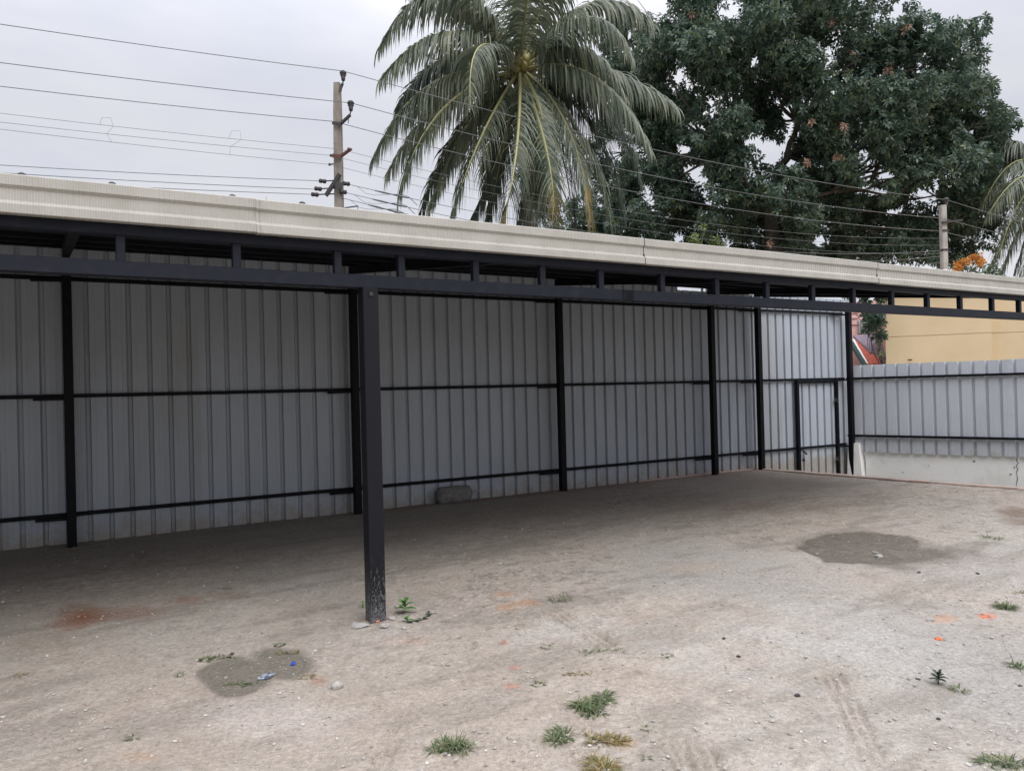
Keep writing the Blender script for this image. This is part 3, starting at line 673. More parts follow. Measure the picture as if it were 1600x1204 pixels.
tuft(322, 1032, 22, 90, 'bushy green tuft at the left end of the thin arching runner', G_, .07)
tuft(350, 1028, 34, 30, 'thin arching runner of grass between tuft and damp patch', G_, aspect=2)
tuft(281, 1058, 22, 34, 'small sprig left of the damp patch with blue plastic', G_, .05)
tuft(437, 1011, 24, 60, 'small dark tuft behind the damp patch with blue plastic', G_, .05)
tuft(376, 1069, 46, 80, 'green strip on the front left edge of the damp patch', G_, aspect=2)
tuft(450, 1022, 40, 40, 'thin dry grass strip on the back edge of the damp patch', Dg, aspect=2)
tuft(480, 1059, 26, 50, 'dry reddish tuft at the right tip of the damp patch', Dg, .05)
tuft(30, 1056, 28, 34, 'olive sprig near the left edge of the yard', Dg, .05)
tuft(208, 1153, 22, 26, 'tiny sprig above the rusty soil at bottom left', G_, .05)
tuft(350, 921, 34, 60, 'dark flat tuft far in under the shed, left of the near post', G_, aspect=2)
tuft(1594, 926, 24, 40, 'brown green wisp at the right edge, above the lush tuft', Dg, .06)
tuft(1010, 1186, 10, 14, 'tiny green sprig beside the tread marks near the bottom edge', G_, .05)

def leafy(b, c, d, ln, wd_, mi=0, droop=.3):
    d = np.array(d, float); d /= np.linalg.norm(d); s_ = np.cross(d, UP); s_ /= np.linalg.norm(s_)+1e-9
    c = np.array(c, float); n = 5; vs_ = []
    for k_ in range(n+1):
        f = k_/n; wv = math.sin(math.pi*min(1, f*.9+.08))*wd_/2
        p = c+d*ln*f-UP*droop*ln*f*f
        vs_ += [p-s_*wv+UP*wv*.35, p, p+s_*wv+UP*wv*.35]
    b.add(vs_, [(3*k_+j, 3*k_+j+1, 3*k_+j+4, 3*k_+j+3) for k_ in range(n) for j in (0, 1)], mi)
def plant(u, v, leaves, hgt, label, name='seedling', m='weed', ln=.06):
    P = ground(u, v); P[2] = gz(P[0], P[1]); t_ = thing(name, P, label, 'plant')
    b = MB(); b.tube([P-UP*.01, P+UP*hgt*.6+D1*.004, P+UP*hgt], [.004, .003, .002], 5); b.build('stem', M['weed' if m == 'weed' else 'twig'], t_)
    b = MB(); r = random.Random(int(u))
    for i in range(leaves):
        a = i*2.4+r.random(); h = hgt*(.35+.65*i/leaves); el = .25+1.0*(i/leaves)**2
        leafy(b, P+UP*h, (math.cos(a)*math.cos(el), math.sin(a)*math.cos(el), math.sin(el)), ln*r.uniform(.75, 1.1), ln*.5)
    b.build('leaves', M[m], t_, True)
plant(633, 962, 9, .07, 'bright green broad-leaved seedling standing right of the near post foot', ln=.085)
plant(636, 977, 6, .03, 'small pale green seedling flat on the soil in front of the broad-leaved one', ln=.05)
plant(566, 952, 4, .035, 'tiny faint seedling half hidden left of the near post', ln=.04)
plant(1466, 1068, 14, .05, 'dark leafy weed at right, beside the small spiky tuft', 'weed', 'darkweed', .05)
# creeping stem
P = ground(650, 978); b = MB(); pts = [ground(u, v)+UP*.02 for u, v in ((640, 978), (652, 975), (662, 972), (668, 966), (672, 963), (683, 962))]
t_ = thing('creeping_weed', ground(640, 978), 'grey green creeping weed trailing right from the small seedling', 'plant')
b.tube(pts, [.004, .004, .003, .003, .003, .002], 5); b.build('stem', M['twig'], t_)
b = MB()
for i, p in enumerate(pts[:-1]):
    for k_ in range(5): leafy(b, p+D1*random.uniform(-.02, .02), (random.uniform(-1, 1), random.uniform(-1, 1), .5), .035, .018)
b.build('leaves', M['darkweed'], t_, True)

def stone(u, v, wpx, m, label, name='stone', asp=(1, .8, .6), cat='stone', jit=.24):
    P = ground(u, v); P[2] = gz(P[0], P[1]); r = wpx/2/F*P[1]
    b = MB(); b.rock((P[0], P[1], P[2]+r*asp[2]*.35), r*asp[0], r*asp[1], r*asp[2], jit, 2 if jit < .1 else 1)
    o = b.build(name, M[m], smooth=False); rebase(o, P); return tag(o, label, cat)
stone(527, 1075, 20, 'stone', 'smooth grey green stone alone below the near post', asp=(1, .8, .8), jit=.05)
stone(1453, 968, 13, 'conc2', 'white angular stone left of the faint orange stain')
stone(1465, 1008, 7, 'conc2', 'tiny white stone just below the orange chip')
stone(1466, 999, 13, 'orangechip', 'flat orange brick chip lying above a tiny white stone', 'brick_chip', (1, .8, .4), 'rubble')
stone(561, 984, 28, 'conc2', 'pale flat stone left of the near post foot', asp=(1, .6, .4))
stone(601, 985, 16, 'conc2', 'pinkish pale stone in front of the near post foot', asp=(1, .8, .6))
stone(612, 974, 12, 'conc2', 'small pale stone right of the near post foot')
stone(590, 978, 9, 'brick', 'small orange brick crumb touching the near post foot', 'brick_chip', (1, .8, .6), 'rubble')
stone(632, 987, 10, 'conc2', 'small pale stone below the creeping weed', asp=(1, .8, .6))
stone(1374, 866, 13, 'conc2', 'white stone lying inside the dark wet patch', asp=(1, .8, .5))
stone(1367, 860, 12, 'conc2', 'thin white shard behind the stone in the wet patch', asp=(1, .5, .3))
stone(1475, 881, 14, 'conc2', 'flat pale shard on the lower edge of the wet patch', asp=(1, .5, .2))
stone(1246, 1088, 9, 'iron', 'small black lump left of the long tyre track', 'dark_lump', (1, .8, .7), 'debris')
stone(1436, 894, 11, 'iron', 'flat dark scrap below the wet patch', 'dark_lump', (1, .5, .3), 'debris')
stone(1528, 896, 10, 'iron', 'flat dark scrap below the pale end of the wet patch, near the right edge', 'dark_lump', (1, .5, .3), 'debris')
stone(1131, 1002, 7, 'iron', 'tiny dark crumb in the middle of the pale ground', 'dark_lump', (1, .8, .5), 'debris')
stone(1154, 1029, 7, 'iron', 'tiny dark crumb below the crumb on the pale ground', 'dark_lump', (1, .8, .5), 'debris')
stone(1434, 1061, 9, 'iron', 'brown flat crumb left of the dark leafy weed', 'dark_lump', (1, .6, .4), 'debris')
stone(1467, 1122, 7, 'iron', 'small dark crumb below the dark leafy weed', 'dark_lump', (1, .8, .6), 'debris')
stone(1594, 1070, 8, 'iron', 'small dark crumb at the right edge below the spiky tuft', 'dark_lump', (1, .6, .5), 'debris')
stone(467, 1091, 5, 'pvc', 'tiny white chip in front of the damp patch', 'chip', (1, .8, .6), 'debris')
stone(363, 1024, 8, 'twig', 'small brown chip at the right end of the grass runner', 'chip', (1, .8, .5), 'debris')
# blue plastic and rag
P = ground(458, 1040); b = MB(); r = .012
vs_ = [(P[0]+x*r, P[1]+y*r, gz(P[0], P[1])+z*r+.006) for x, y, z in ((-1.2, -1, 0), (.3, -1.2, .1), (1.3, -.3, .5), (.8, 1, .9), (-.4, 1.2, 1.1), (-1.1, .3, .3), (0, 0, .9))]
b.add(vs_, [(i_, (i_+1) % 6, 6) for i_ in range(6)]); vs2 = [(x, y, z-.004) for x, y, z in vs_]; b.add(vs2, [((i_+1) % 6, i_, 6) for i_ in range(6)])
o = b.build('plastic_scrap', M['blue']); rebase(o, P); tag(o, 'bright blue crumpled plastic scrap on the damp patch', 'litter')
P = ground(416, 1058); b = MB(); n = 12; vs_ = []
for i in range(n):
    for j in range(n):
        x, y = (i/(n-1)-.5), (j/(n-1)-.5); px, py = P[0]+x*.07+y*.02, P[1]+y*.09
        vs_.append((px, py, gz(px, py)+.006+.018*random.random()*(1-4*x*x)*(1-4*y*y)))
b.add(vs_, [(i*n+j, (i+1)*n+j, (i+1)*n+j+1, i*n+j+1) for i in range(n-1) for j in range(n-1) if not ((i in (0, n-2)) and (j in (0, 1, n-2)))])
o = b.build('rag', M['rag']); rebase(o, P); tag(o, 'crumpled blue grey rag on the damp patch beside the plastic scrap', 'litter')

# ------------------------------------------------------------------ poles and wires
def zat(u, v, Y): return at(u, v, Y)
p1 = zat(526, 325, 15.); p1 = np.array([p1[0], p1[1], 0]); ptop = zat(526, 131, 15.)[2]
Pl = thing('utility_pole', (p1[0], p1[1], -.42), 'weathered concrete pole with insulators and iron brackets left of the palm', 'utility pole')
b = MB(); p_ = np.array([p1[0], p1[1], -.42]); q_ = np.array([zat(527, 131, 15.)[0], p1[1], ptop]); n = 14
ax = np.array([1., 0, 0]); ay = np.array([0, 1., 0]); vs_ = []
for i in range(n+1):
    f = i/n; c = p_*(1-f)+q_*f; hw = (.095*(1-f)+.074*f)*(1+random.uniform(-.02, .02)); hd = hw*1.1
    if i == n: hw *= .8
    for sx, sy in ((-1, -.8), (-.8, -1), (.8, -1), (1, -.8), (1, .8), (.8, 1), (-.8, 1), (-1, .8)): vs_.append(c+ax*hw*sx+ay*hd*sy)
b.add(vs_, [(i*8+k_, i*8+(k_+1) % 8, (i+1)*8+(k_+1) % 8, (i+1)*8+k_) for i in range(n) for k_ in range(8)]+[tuple(range(n*8, n*8+8))])
b.build('shaft', M['conc'], Pl)
def insul(parent, P, s=1., nm='insulator', tilt=UP):
    b = MB(); b.lathe(P, [(.022*s, -.16*s), (.035*s, -.15*s), (.045*s, -.08*s), (.035*s, -.075*s), (.062*s, -.05*s), (.05*s, -.03*s), (.07*s, -.012*s), (.06*s, .02*s), (.03*s, .045*s), (.012*s, .05*s)], 12, axis=tilt)
    return b.build(nm, M['iron'], parent, True)
I1 = zat(536, 114, 14.9); I2 = zat(548, 161, 14.7); I3 = zat(522, 190, 15.15)
insul(Pl, I1); insul(Pl, I2)
b = MB(); b.tube([I1-UP*.15, zat(535, 134, 14.9), zat(532, 142, 14.9)], [.012, .016, .016], 6); b.rock(zat(535, 132, 14.9), .03, .03, .03, .1, 1)
b.bar(zat(533, 134, 14.9), zat(532, 143, 14.9), .03, .04); b.build('top_bracket', M['iron'], Pl)
b = MB(); b.tube([I2-UP*.15, zat(546, 182, 14.7)], .012, 6); b.bar(zat(532, 194, 14.9), zat(547, 180, 14.7), .045, .045); b.tube([zat(545, 180, 14.7), zat(544, 193, 14.72)], .008, 5)
b.bar(zat(519, 192, 14.87), zat(533, 194, 14.87), .02, .06); b.build('cross_arm', M['iron'], Pl)
b = MB(); b.bar(zat(533, 244, 14.9), zat(548, 233, 14.7), .04, .05); b.bar(zat(543, 232, 14.7), zat(550, 234, 14.7), .03, .03); b.bar(zat(519, 243, 14.86), zat(533, 245, 14.86), .02, .07); b.build('cross_arm', M['rust'], Pl)
b = MB(); b.bar(zat(531, 272, 14.84), zat(509, 306, 14.88), .05, .07); b.bar(zat(525, 286, 14.82), zat(535, 292, 14.84), .03, .12); b.build('cross_arm', M['iron'], Pl)
for (u, v, ax_) in ((504, 283, 1), (497, 295, 1), (492, 304, 1), (541, 287, -1), (536, 300, -1)):
    b = MB(); c = zat(u, v, 14.9); dr_ = D1; b.tube([c-dr_*.07, c-dr_*.06, c-dr_*.02, c+dr_*.0, c+dr_*.02, c+dr_*.06, c+dr_*.07], [.03, .042, .042, .032, .042, .042, .03], 10); b.tube([c, zat(523 if u < 520 else 530, v-1, 14.93)], .013, 4); b.build('insulator', M['iron'], Pl, True)
for (u, v) in ((517, 243), (515, 257)):
    b = MB(); c = zat(u, v, 14.9); b.rock(c, .025, .025, .03, .1, 1); b.bar(c, zat(522, v-1, 15), .015, .02); b.build('clamp', M['iron'], Pl)
b = MB(); b.bar(zat(538, 325, 14.85), zat(559, 322, 14.6), .02, .02); b.tube([zat(559, 322, 14.6), zat(559, 330, 14.6)], .006, 5); b.build('stay_arm', M['iron'], Pl)

PB = 22.5
p2 = zat(1475, 400, PB); P2top = zat(1475, 321, PB)[2]
Q = thing('utility_pole', (p2[0], p2[1], -.42), 'pale concrete pole with dark bands in front of the big tree at right', 'utility pole')
b = MB(); b.bar((p2[0], p2[1], -.42), (p2[0], p2[1], P2top), .175, .175, up=np.array([0, 1., 0]), bev=.03); b.build('shaft', M['conc2'], Q)
for v in (361, 391):
    b = MB(); c = zat(1475, v, PB); b.box(c, np.array([.098, 0, 0]), np.array([0, .098, 0]), UP*.03); b.build('band', M['iron'], Q)
J1 = zat(1478, 312, PB); insul(Q, J1, 1.3)
J2 = zat(1473, 341, PB-.15); J3 = zat(1471, 361, PB-.15)
b = MB(); b.bar((p2[0]-.1, p2[1]-.12, J2[2]-.12), (p2[0]+.5, p2[1]-.12, J2[2]-.06), .06, .06); b.build('cross_arm', M['iron'], Q)

UD = np.array([p2[0]-p1[0], p2[1]-p1[1], 0]); SP = np.linalg.norm(UD); UD /= SP
def span(a, c, sag, n=18):
    return [a*(1-f)+c*f-UP*sag*4*f*(1-f) for f in [i/n for i in range(n+1)]]
def wire(A, v0, Cpt, sagr, rad, label, grp, extra=None, right=True):
    """A: attachment at the near pole, v0: height of the wire where it leaves the view on the left"""
    # point of the wire above pixel column 0, on the vertical plane through the poles
    d = ray(0, v0); nrm = np.array([-UD[1], UD[0], 0]); kk = (nrm @ (A-CAM))/(nrm @ d); B = CAM+d*kk
    s = (A-B) @ UD; c2 = .0028
    a1 = (B[2]-A[2])/(-s)-c2*(-s)
    left = [A+UD*x+UP*(a1*x+c2*x*x) for x in [-25+25*i/22 for i in range(23)]]
    pts = left
    if right: pts = left+span(A, Cpt, sagr)[1:]
    if extra is not None: pts = pts+span(Cpt, extra, .25, 8)[1:]
    b = MB(); b.tube(pts, rad, 5); o = b.build('power_line', M['wire']); rebase(o, A)
    tag(o, label, 'power line', grp); return o, left
K1 = J1+UD*14+UP*(-.9); K2 = J2+UD*16-UP*.9; K3 = J3+UD*16-UP*.9
gu = 'upper power lines between the poles'
wire(I1+UP*.035, 38, J1, .30, .0075, 'topmost power line, passing over the insulator on the tip of the near pole', gu, K1)
wire(I2+UP*.0, 98, J2, .34, .0075, 'second power line from the top, on the bracket insulator of the near pole', gu, K2)
wire(I3, 135, J3, .40, .0075, 'third power line from the top, crossing behind the near pole bracket', gu, K3)
gm = 'thin middle wires'
m1, l1 = wire(zat(530, 233, 15.1), 177, zat(1475, 372, PB), .5, .0042, 'thin wire, highest of the three faint ones below the power lines', gm)
m2, l2 = wire(zat(517, 243, 15.0), 191, zat(1475, 383, PB), .5, .0042, 'thin wire, middle of the three faint ones with hanging loops', gm)
m3, l3 = wire(zat(515, 257, 14.95), 202, zat(1475, 396, PB), .5, .0042, 'thin wire, lowest of the three faint ones with hanging loops', gm)
# wire spacers on the thin middle wires
def spacer(pix, parent):
    b = MB(); pts = []
    for u, v in pix:
        d = ray(u, v); nrm = np.array([-UD[1], UD[0], 0]); kk = (nrm @ (p1*np.array([1, 1, 0])-np.array([0, 0, 0])))/(nrm @ d); pts.append(CAM+d*kk)
    b.tube(pts, .0028, 5); b.build('wire_spacer', M['wire'], parent)
spacer([(156, 195), (159, 184), (173, 184), (177, 198), (167, 209), (174, 221), (174, 223)], m2)
spacer([(357, 217), (362, 205), (375, 204), (377, 218), (360, 229), (359, 241)], m2)
gl = 'lower power lines on shackle insulators'
wire(zat(509, 283, 14.9), 258, None, .3, .0065, 'lower line on the left, highest of three just above the roof', gl, right=False)
wire(zat(501, 296, 14.9), 270, None, .3, .0065, 'lower line on the left, middle of three just above the roof', gl, right=False)
wire(zat(496, 304, 14.9), 281, None, .3, .0065, 'lower line on the left, lowest of three skimming the roof edge', gl, right=False)
for i, (a, lab) in enumerate([((544, 288), 'lower line right of the near pole, highest of three, with twisted joints'), ((540, 301), 'lower line right of the near pole, middle of three, with a loose tail'), ((533, 309), 'lower line right of the near pole, lowest of three, dipping behind the roof')]):
    A = zat(*a, 14.9); Cp = zat(1475, 391+i*9, PB)
    pts = span(A, Cp, [.55, .62, .7][i]); b = MB(); b.tube(pts, .0065, 5)
    # wrapped joints near the pole
    for f0 in (.03, .055): 
        q0 = span(A, Cp, [.55, .62, .7][i], 100); k0 = int(f0*100); b.tube(q0[k0:k0+3], [.011, .02, .011], 6)
    q0 = span(A, Cp, [.55, .62, .7][i], 100); b.tube([q0[5], q0[6]+UP*.03-N1*.05, q0[7]+UP*.02, q0[8]-UP*.10+N1*.02], .007, 5)
    b.tube([q0[1], q0[2]-UP*.10, q0[3]-UP*.09, q0[5]], .004, 5)
    o = b.build('power_line', M['wire']); rebase(o, A); tag(o, lab, 'power line', gl)

# ------------------------------------------------------------------ palms
def frond(parent, c0, mid, tip, leaf_len, nleaf, m, seed, tipm=None):
    r = random.Random(seed); c0, mid, tip = map(np.array, (c0, mid, tip)); ctl = 2*mid-.5*(c0+tip)
    B_ = lambda t: c0*(1-t)**2+2*ctl*t*(1-t)+tip*t*t
    b = MB(); b.tube([B_(i/14) for i in range(15)], [.045*(1-i/14)+.008 for i in range(15)], 5, 0)
    Ln = sum(np.linalg.norm(B_((i+1)/14)-B_(i/14)) for i in range(14))
    for i in range(nleaf):
        f = .14+.86*i/(nleaf-1)
        p = B_(f); T_ = B_(min(1, f+.01))-B_(f-.01); T_ /= np.linalg.norm(T_)
        S_ = np.cross(T_, UP); S_ /= np.linalg.norm(S_)+1e-9; Nn = np.cross(S_, T_)
        env = math.sin(math.pi*min(1, .12+f*.80))**.6
        for sgn in (-1, 1):
            if r.random() < .07: continue
            l_ = leaf_len*env*r.uniform(.7, 1.15); fw_ = .45+.5*f
            d = S_*sgn*(1-.35*f)+T_*fw_+Nn*r.uniform(.0, .35); d /= np.linalg.norm(d)
            q = p.copy(); st = l_/5; wdt = .027*r.uniform(.8, 1.2)
            g = r.uniform(.35, 1.15); vs_ = []
            for k_ in range(6):
                w_ = wdt*(.7, 1, .95, .75, .45, .05)[k_]
                tw = T_*w_+Nn*w_*.35*sgn
                vs_ += [q-tw, q+tw]
                d = d-UP*g*(.5+.25*k_); d /= np.linalg.norm(d); q = q+d*st
            mi = 1
            if tipm and f > .78 and r.random() < (f-.72)*4: mi = 2
            b.add(vs_, [(2*k_, 2*k_+1, 2*k_+3, 2*k_+2) for k_ in range(5)], mi)
    return b.build('frond', [M['rachis'], m, tipm or m], parent)
PY = 20.
crown = zat(812, 108, PY)
base_ = zat(836, 600, PY); Pm = thing('coconut_palm', (base_[0], base_[1], -.42), 'tall coconut palm with drooping fronds and coconuts in front of the big tree', 'palm')
b = MB(); tr = [np.array([base_[0]+.05, base_[1], -.42])]
for i in range(1, 15):
    f = i/14; u_ = 838-24*f**1.5; tr.append(np.array([*(tr[0][:2]*(1-f**1.5)+crown[:2]*f**1.5), -.42+(crown[2]-.2+.42)*f]))
b.tube(tr, [.2-.07*i/14 for i in range(15)], 12)
for i in range(60):
    f = (i+.5)/60; k_ = f*14; a0 = tr[int(k_)]; a1_ = tr[min(14, int(k_)+1)]; c = a0+(a1_-a0)*(k_-int(k_)); b.lathe(c, [(.2-.07*f+.004, -.02), (.2-.07*f+.014, .0), (.2-.07*f+.002, .02)], 12)
b.build('trunk', M['palmbark'], Pm, True)
b = MB()
for i in range(26):
    a = random.random()*6.28; c = crown+np.array([math.cos(a)*.12, math.sin(a)*.12, random.uniform(-.45, .3)]); b.tube([c, c+np.array([math.cos(a)*.35, math.sin(a)*.35, random.uniform(.1, .5)])], [.07, .015], 6)
b.build('crown_husk', M['husk'], Pm)
for u, v, dy in ((801, 102, -.4), (812, 96, -.5), (819, 104, -.45), (808, 108, -.4), (822, 93, -.3), (760, 118, -.3), (768, 116, -.3), (886, 118, .1), (796, 92, -.2), (876, 112, .1)):
    b = MB(); c = zat(u, v, PY+dy); b.lathe(c-UP*.12, [(.02, 0), (.085, .05), (.11, .12), (.09, .2), (.03, .26)], 10); b.build('coconut', M['coconut'], Pm, True)
FR = [((705, 50), (598, 118), -1.2, -2, 0), ((690, -8), (592, 75), -.3, -.8, 0), ((680, 128), (584, 245), -.8, -1.3, 0), ((695, 168), (625, 305), -1.4, -2.0, 0), ((715, 205), (655, 338), .8, 1.0, 1),
      ((752, 215), (705, 345), -1.8, -2.2, 0), ((785, 225), (735, 345), -.5, -.6, 1), ((808, 225), (785, 350), -2.6, -3.2, 2), ((850, 220), (866, 330), -2.0, -2.6, 2), ((885, 195), (922, 342), -1.0, -1.4, 2),
      ((915, 185), (975, 335), .9, 1.2, 1), ((925, 118), (1018, 235), -1.3, -2, 0), ((945, 112), (1056, 168), .6, .8, 0), ((912, 28), (985, 85), -1.6, -2.2, 0), ((920, 6), (1015, 35), .6, 1.0, 0),
      ((800, 0), (785, -110), .6, 1.2, 0), ((752, 12), (690, -60), -.8, -1.4, 0), ((850, 2), (890, -75), -.4, -.8, 0), ((728, 22), (640, -25), .9, 1.6, 1), ((752, 72), (735, 165), -2.0, -3.2, 0),
      ((845, 160), (845, 285), 1.6, 2.2, 1), ((890, 110), (965, 215), 1.8, 2.5, 1), ((760, 155), (690, 265), 1.8, 2.6, 1), ((822, 10), (835, -90), -2.0, -3.4, 0), ((770, 200), (760, 310), 1.6, 2, 1), ((740, 110), (640, 180), 1.7, 2.4, 1), ((870, 60), (930, 130), 2.0, 3.2, 1),
      ((828, 215), (838, 352), -1.5, -1.9, 0), ((822, 230), (812, 350), -1.0, -1.2, 1), ((842, 225), (852, 348), -.9, -1.2, 0), ((830, 230), (820, 350), .6, .9, 1), ((790, 215), (760, 345), .8, 1.2, 1), ((870, 215), (895, 350), .9, 1.2, 1), ((905, 210), (950, 345), .2, .5, 0), ((735, 190), (672, 320), -.4, -.6, 0), ((700, 150), (605, 270), .4, .6, 0), ((930, 150), (1000, 285), .6, 1, 1), ((850, 200), (840, 320), -1.6, -2.0, 0), ((700, 90), (620, 170), .8, 1.2, 1), ((905, 75), (975, 150), -.6, -.8, 0)]
for i, (md, tp, dm, dt, k_) in enumerate(FR):
    mt = [M['frond'], M['frondd'], M['frond']][k_]
    frond(Pm, crown+UP*random.uniform(-.1, .15), zat(*md, PY+dm), zat(*tp, PY+dt), 1.2, 120, mt, 100+i, M['frondy'] if k_ == 2 else None)
# far palm on the right
PY2 = 27.; c2_ = zat(1652, 290, PY2)
Pm2 = thing('coconut_palm', (c2_[0], c2_[1], -.42), 'second palm at the right edge, its fronds reaching in beside the big tree', 'palm')
b = MB(); b.tube([(c2_[0]+.3, c2_[1], -.42), (c2_[0]+.1, c2_[1], 4), tuple(c2_)], [.22, .17, .14], 10); b.build('trunk', M['palmbark'], Pm2, True)
for i, (md, tp, dm, dt, k_) in enumerate([((1595, 250), (1538, 315), -.8, -1.2, 0), ((1600, 330), (1545, 425), -.6, -1, 1), ((1612, 235), (1572, 222), .8, 1.2, 0), ((1590, 290), (1530, 360), .8, 1, 1), ((1625, 360), (1590, 450), -1.5, -2, 0),
        ((1640, 220), (1620, 160), .2, .5, 0), ((1700, 240), (1760, 290), 0, 0, 0), ((1710, 300), (1760, 400), 0, 0, 1), ((1680, 340), (1700, 440), -1, -1.4, 0), ((1650, 350), (1640, 450), -1.8, -2.4, 1), ((1670, 220), (1700, 170), 0, 0, 0), ((1605, 300), (1560, 400), -1.6, -2.4, 0), ((1600, 275), (1545, 335), -1.8, -2.6, 0), ((1600, 345), (1562, 440), .5, .8, 0), ((1590, 225), (1548, 262), .2, .4, 0), ((1620, 330), (1585, 430), .8, 1.2, 1)]):
    frond(Pm2, c2_, zat(*md, PY2+dm), zat(*tp, PY2+dt), 1.15, 90, [M['frond'], M['frondd']][k_], 300+i)

# ------------------------------------------------------------------ broadleaf trees
def rosette(b, c, r, n, ll, lw, mi=0):
    c = np.array(c); ax_ = np.array([r.gauss(0, 1), r.gauss(0, 1), r.gauss(.5, .8)]); ax_ /= np.linalg.norm(ax_)
    e1 = np.cross(ax_, [0.3, .5, .81]); e1 /= np.linalg.norm(e1); e2 = np.cross(ax_, e1)
    for i in range(n):
        a = i*6.283/n+r.uniform(-.3, .3); el = r.uniform(-.1, .7)
        d = (e1*math.cos(a)+e2*math.sin(a))*math.cos(el)+ax_*math.sin(el)
        s_ = np.cross(d, ax_); s_ /= np.linalg.norm(s_)+1e-9; l_ = ll*r.uniform(.7, 1.15); w_ = lw*r.uniform(.8, 1.15)/2
        p = c+d*.02
        tipd = d-UP*.25
        b.add([p, p+d*l_*.5+s_*w_-ax_*.01, p+tipd*l_, p+d*l_*.5-s_*w_-ax_*.01], [(0, 1, 2, 3)], mi)
def limb(b, a, c, r0, r1, r, n=6, wob=.08):
    a = np.array(a); c = np.array(c); L_ = np.linalg.norm(c-a); pts = [a]
    for i in range(1, n+1):
        f = i/n; p = a*(1-f)+c*f+UP*math.sin(math.pi*f)*L_*.06
        if i < n: p = p+np.array([r.uniform(-1, 1), r.uniform(-1, 1), r.uniform(-1, 1)])*L_*wob*.5
        pts.append(p)
    b.tube(pts, [r0+(r1-r0)*i/n for i in range(n+1)], 7); return pts
r = random.Random(5); TY = 28.
tb = zat(1214, 600, TY)
Tr = thing('broadleaf_tree', (tb[0], tb[1], -.42), 'huge dark green broadleaf tree filling the sky behind the shed roof', 'tree')
LOB = [(1015, 315, 48, .5), (1008, 368, 46, .8), (1030, 220, 44, 1), (1232, 285, 34, -1.6), (1188, 318, 34, -1.8), (1150, 262, 36, -1.5), (1238, 335, 30, -1.5), (1262, 180, 34, -1.8), (1232, 150, 50, 1.2), (1190, 150, 46, 1.6), (1265, 225, 44, 1.5), (1215, 300, 34, 2), (1290, 290, 40, 2), (1170, 300, 40, 1.8), (1240, 330, 38, 2), (1330, 350, 46, 1.8), (1400, 250, 50, 1.8), (1200, 190, 36, 2.2), (1110, 220, 44, 1.8), (1465, 240, 50, 1.8), (1350, 160, 60, 2), (1050, 180, 55, 2.2), (1220, 380, 50, 2.4), (1290, 400, 50, 2.2), (1110, 370, 50, 2.2), (1400, 350, 50, 2.2), (980, 110, 44, 2), (960, 50, 40, 2.2), (1500, 110, 30, 1), (1010, 60, 62, -1), (1090, 30, 75, .5), (1180, 10, 80, -1), (1270, 0, 80, .5), (1340, 20, 60, -1), (1400, 90, 68, .6), (1455, 110, 62, -.6), (1490, 70, 36, .3), (1420, 45, 36, 0), (1500, 160, 62, .4), (1545, 200, 40, -.5), (1540, 250, 42, .3), (1560, 178, 26, .5), (1500, 250, 60, -1),
       (1010, 130, 60, 1.2), (1080, 110, 65, -1.4), (1160, 100, 66, 1), (1250, 95, 70, -1.6), (1330, 110, 68, 1), (1060, 200, 50, .5), (1140, 180, 50, -1), (1300, 190, 64, -1.2), (1380, 190, 66, -1.4), (1440, 200, 60, .8),
       (980, 190, 50, 1.5), (985, 260, 50, 1.6), (1050, 270, 52, .5), (1120, 265, 50, -.8), (1060, 330, 52, 1), (1130, 330, 48, -.6), (1180, 350, 46, .8), (970, 330, 50, 1.8), (1270, 265, 52, .3), (1335, 265, 44, -1.2), (1300, 320, 52, .8), (1370, 335, 50, .8), (1255, 350, 48, -.6),
       (1430, 280, 52, -1), (1450, 340, 52, .6), (1510, 320, 48, -.5), (1540, 350, 30, .5), (1420, 385, 50, .5), (1490, 380, 44, 1), (1340, 390, 48, 1), (1240, 395, 46, 1.2), (1160, 400, 46, 1.2), (1080, 395, 46, 1.2), (1000, 390, 46, 1.4), (930, 340, 36, 2.2), (935, 260, 36, 2.4), (1445, 160, 55, -1.6), (1120, 60, 60, -1.8), (1210, 60, 60, -2.2), (1540, 300, 34, 1)]
GAPS = [(1204, 238, 17, 24), (1090, 198, 20, 9), (1068, 232, 14, 12), (1180, 96, 8, 12), (1385, 275, 16, 12), (1375, 300, 22, 8), (1283, 375, 18, 10), (1232, 178, 14, 18), (1232, 255, 9, 10), (1010, 300, 8, 14), (1500, 172, 7, 5), (1395, 330, 14, 8), (1112, 165, 8, 10), (1005, 372, 14, 8), (1440, 300, 9, 7), (1340, 300, 8, 7), (1165, 290, 7, 9), (1100, 300, 7, 8), (1255, 305, 9, 7), (1520, 205, 7, 7), (1465, 318, 8, 6)]
b = MB(); fork = zat(1204, 332, TY); tk = [np.array([tb[0], tb[1], -.42]), zat(1210, 480, TY), zat(1208, 400, TY), fork]
b.tube(tk, [.42, .34, .28, .24], 10); b.build('trunk', M['bark'], Tr, True)
b = MB(); mains = []
for (u, v), dy, r0 in [(((1245, 190)), 0, .16), (((1165, 235)), .3, .13), (((1300, 300)), -.5, .15), (((1120, 250)), -.6, .12), (((1235, 240)), .8, .12), ((1275, 345), .6, .12), ((1130, 330), 1, .1)]:
    pts = limb(b, fork-UP*.1, zat(u, v, TY+dy), r0, r0*.45, r, 7); mains.append(pts)
ends = [p for pts in mains for p in pts[2:]]
twigs = []
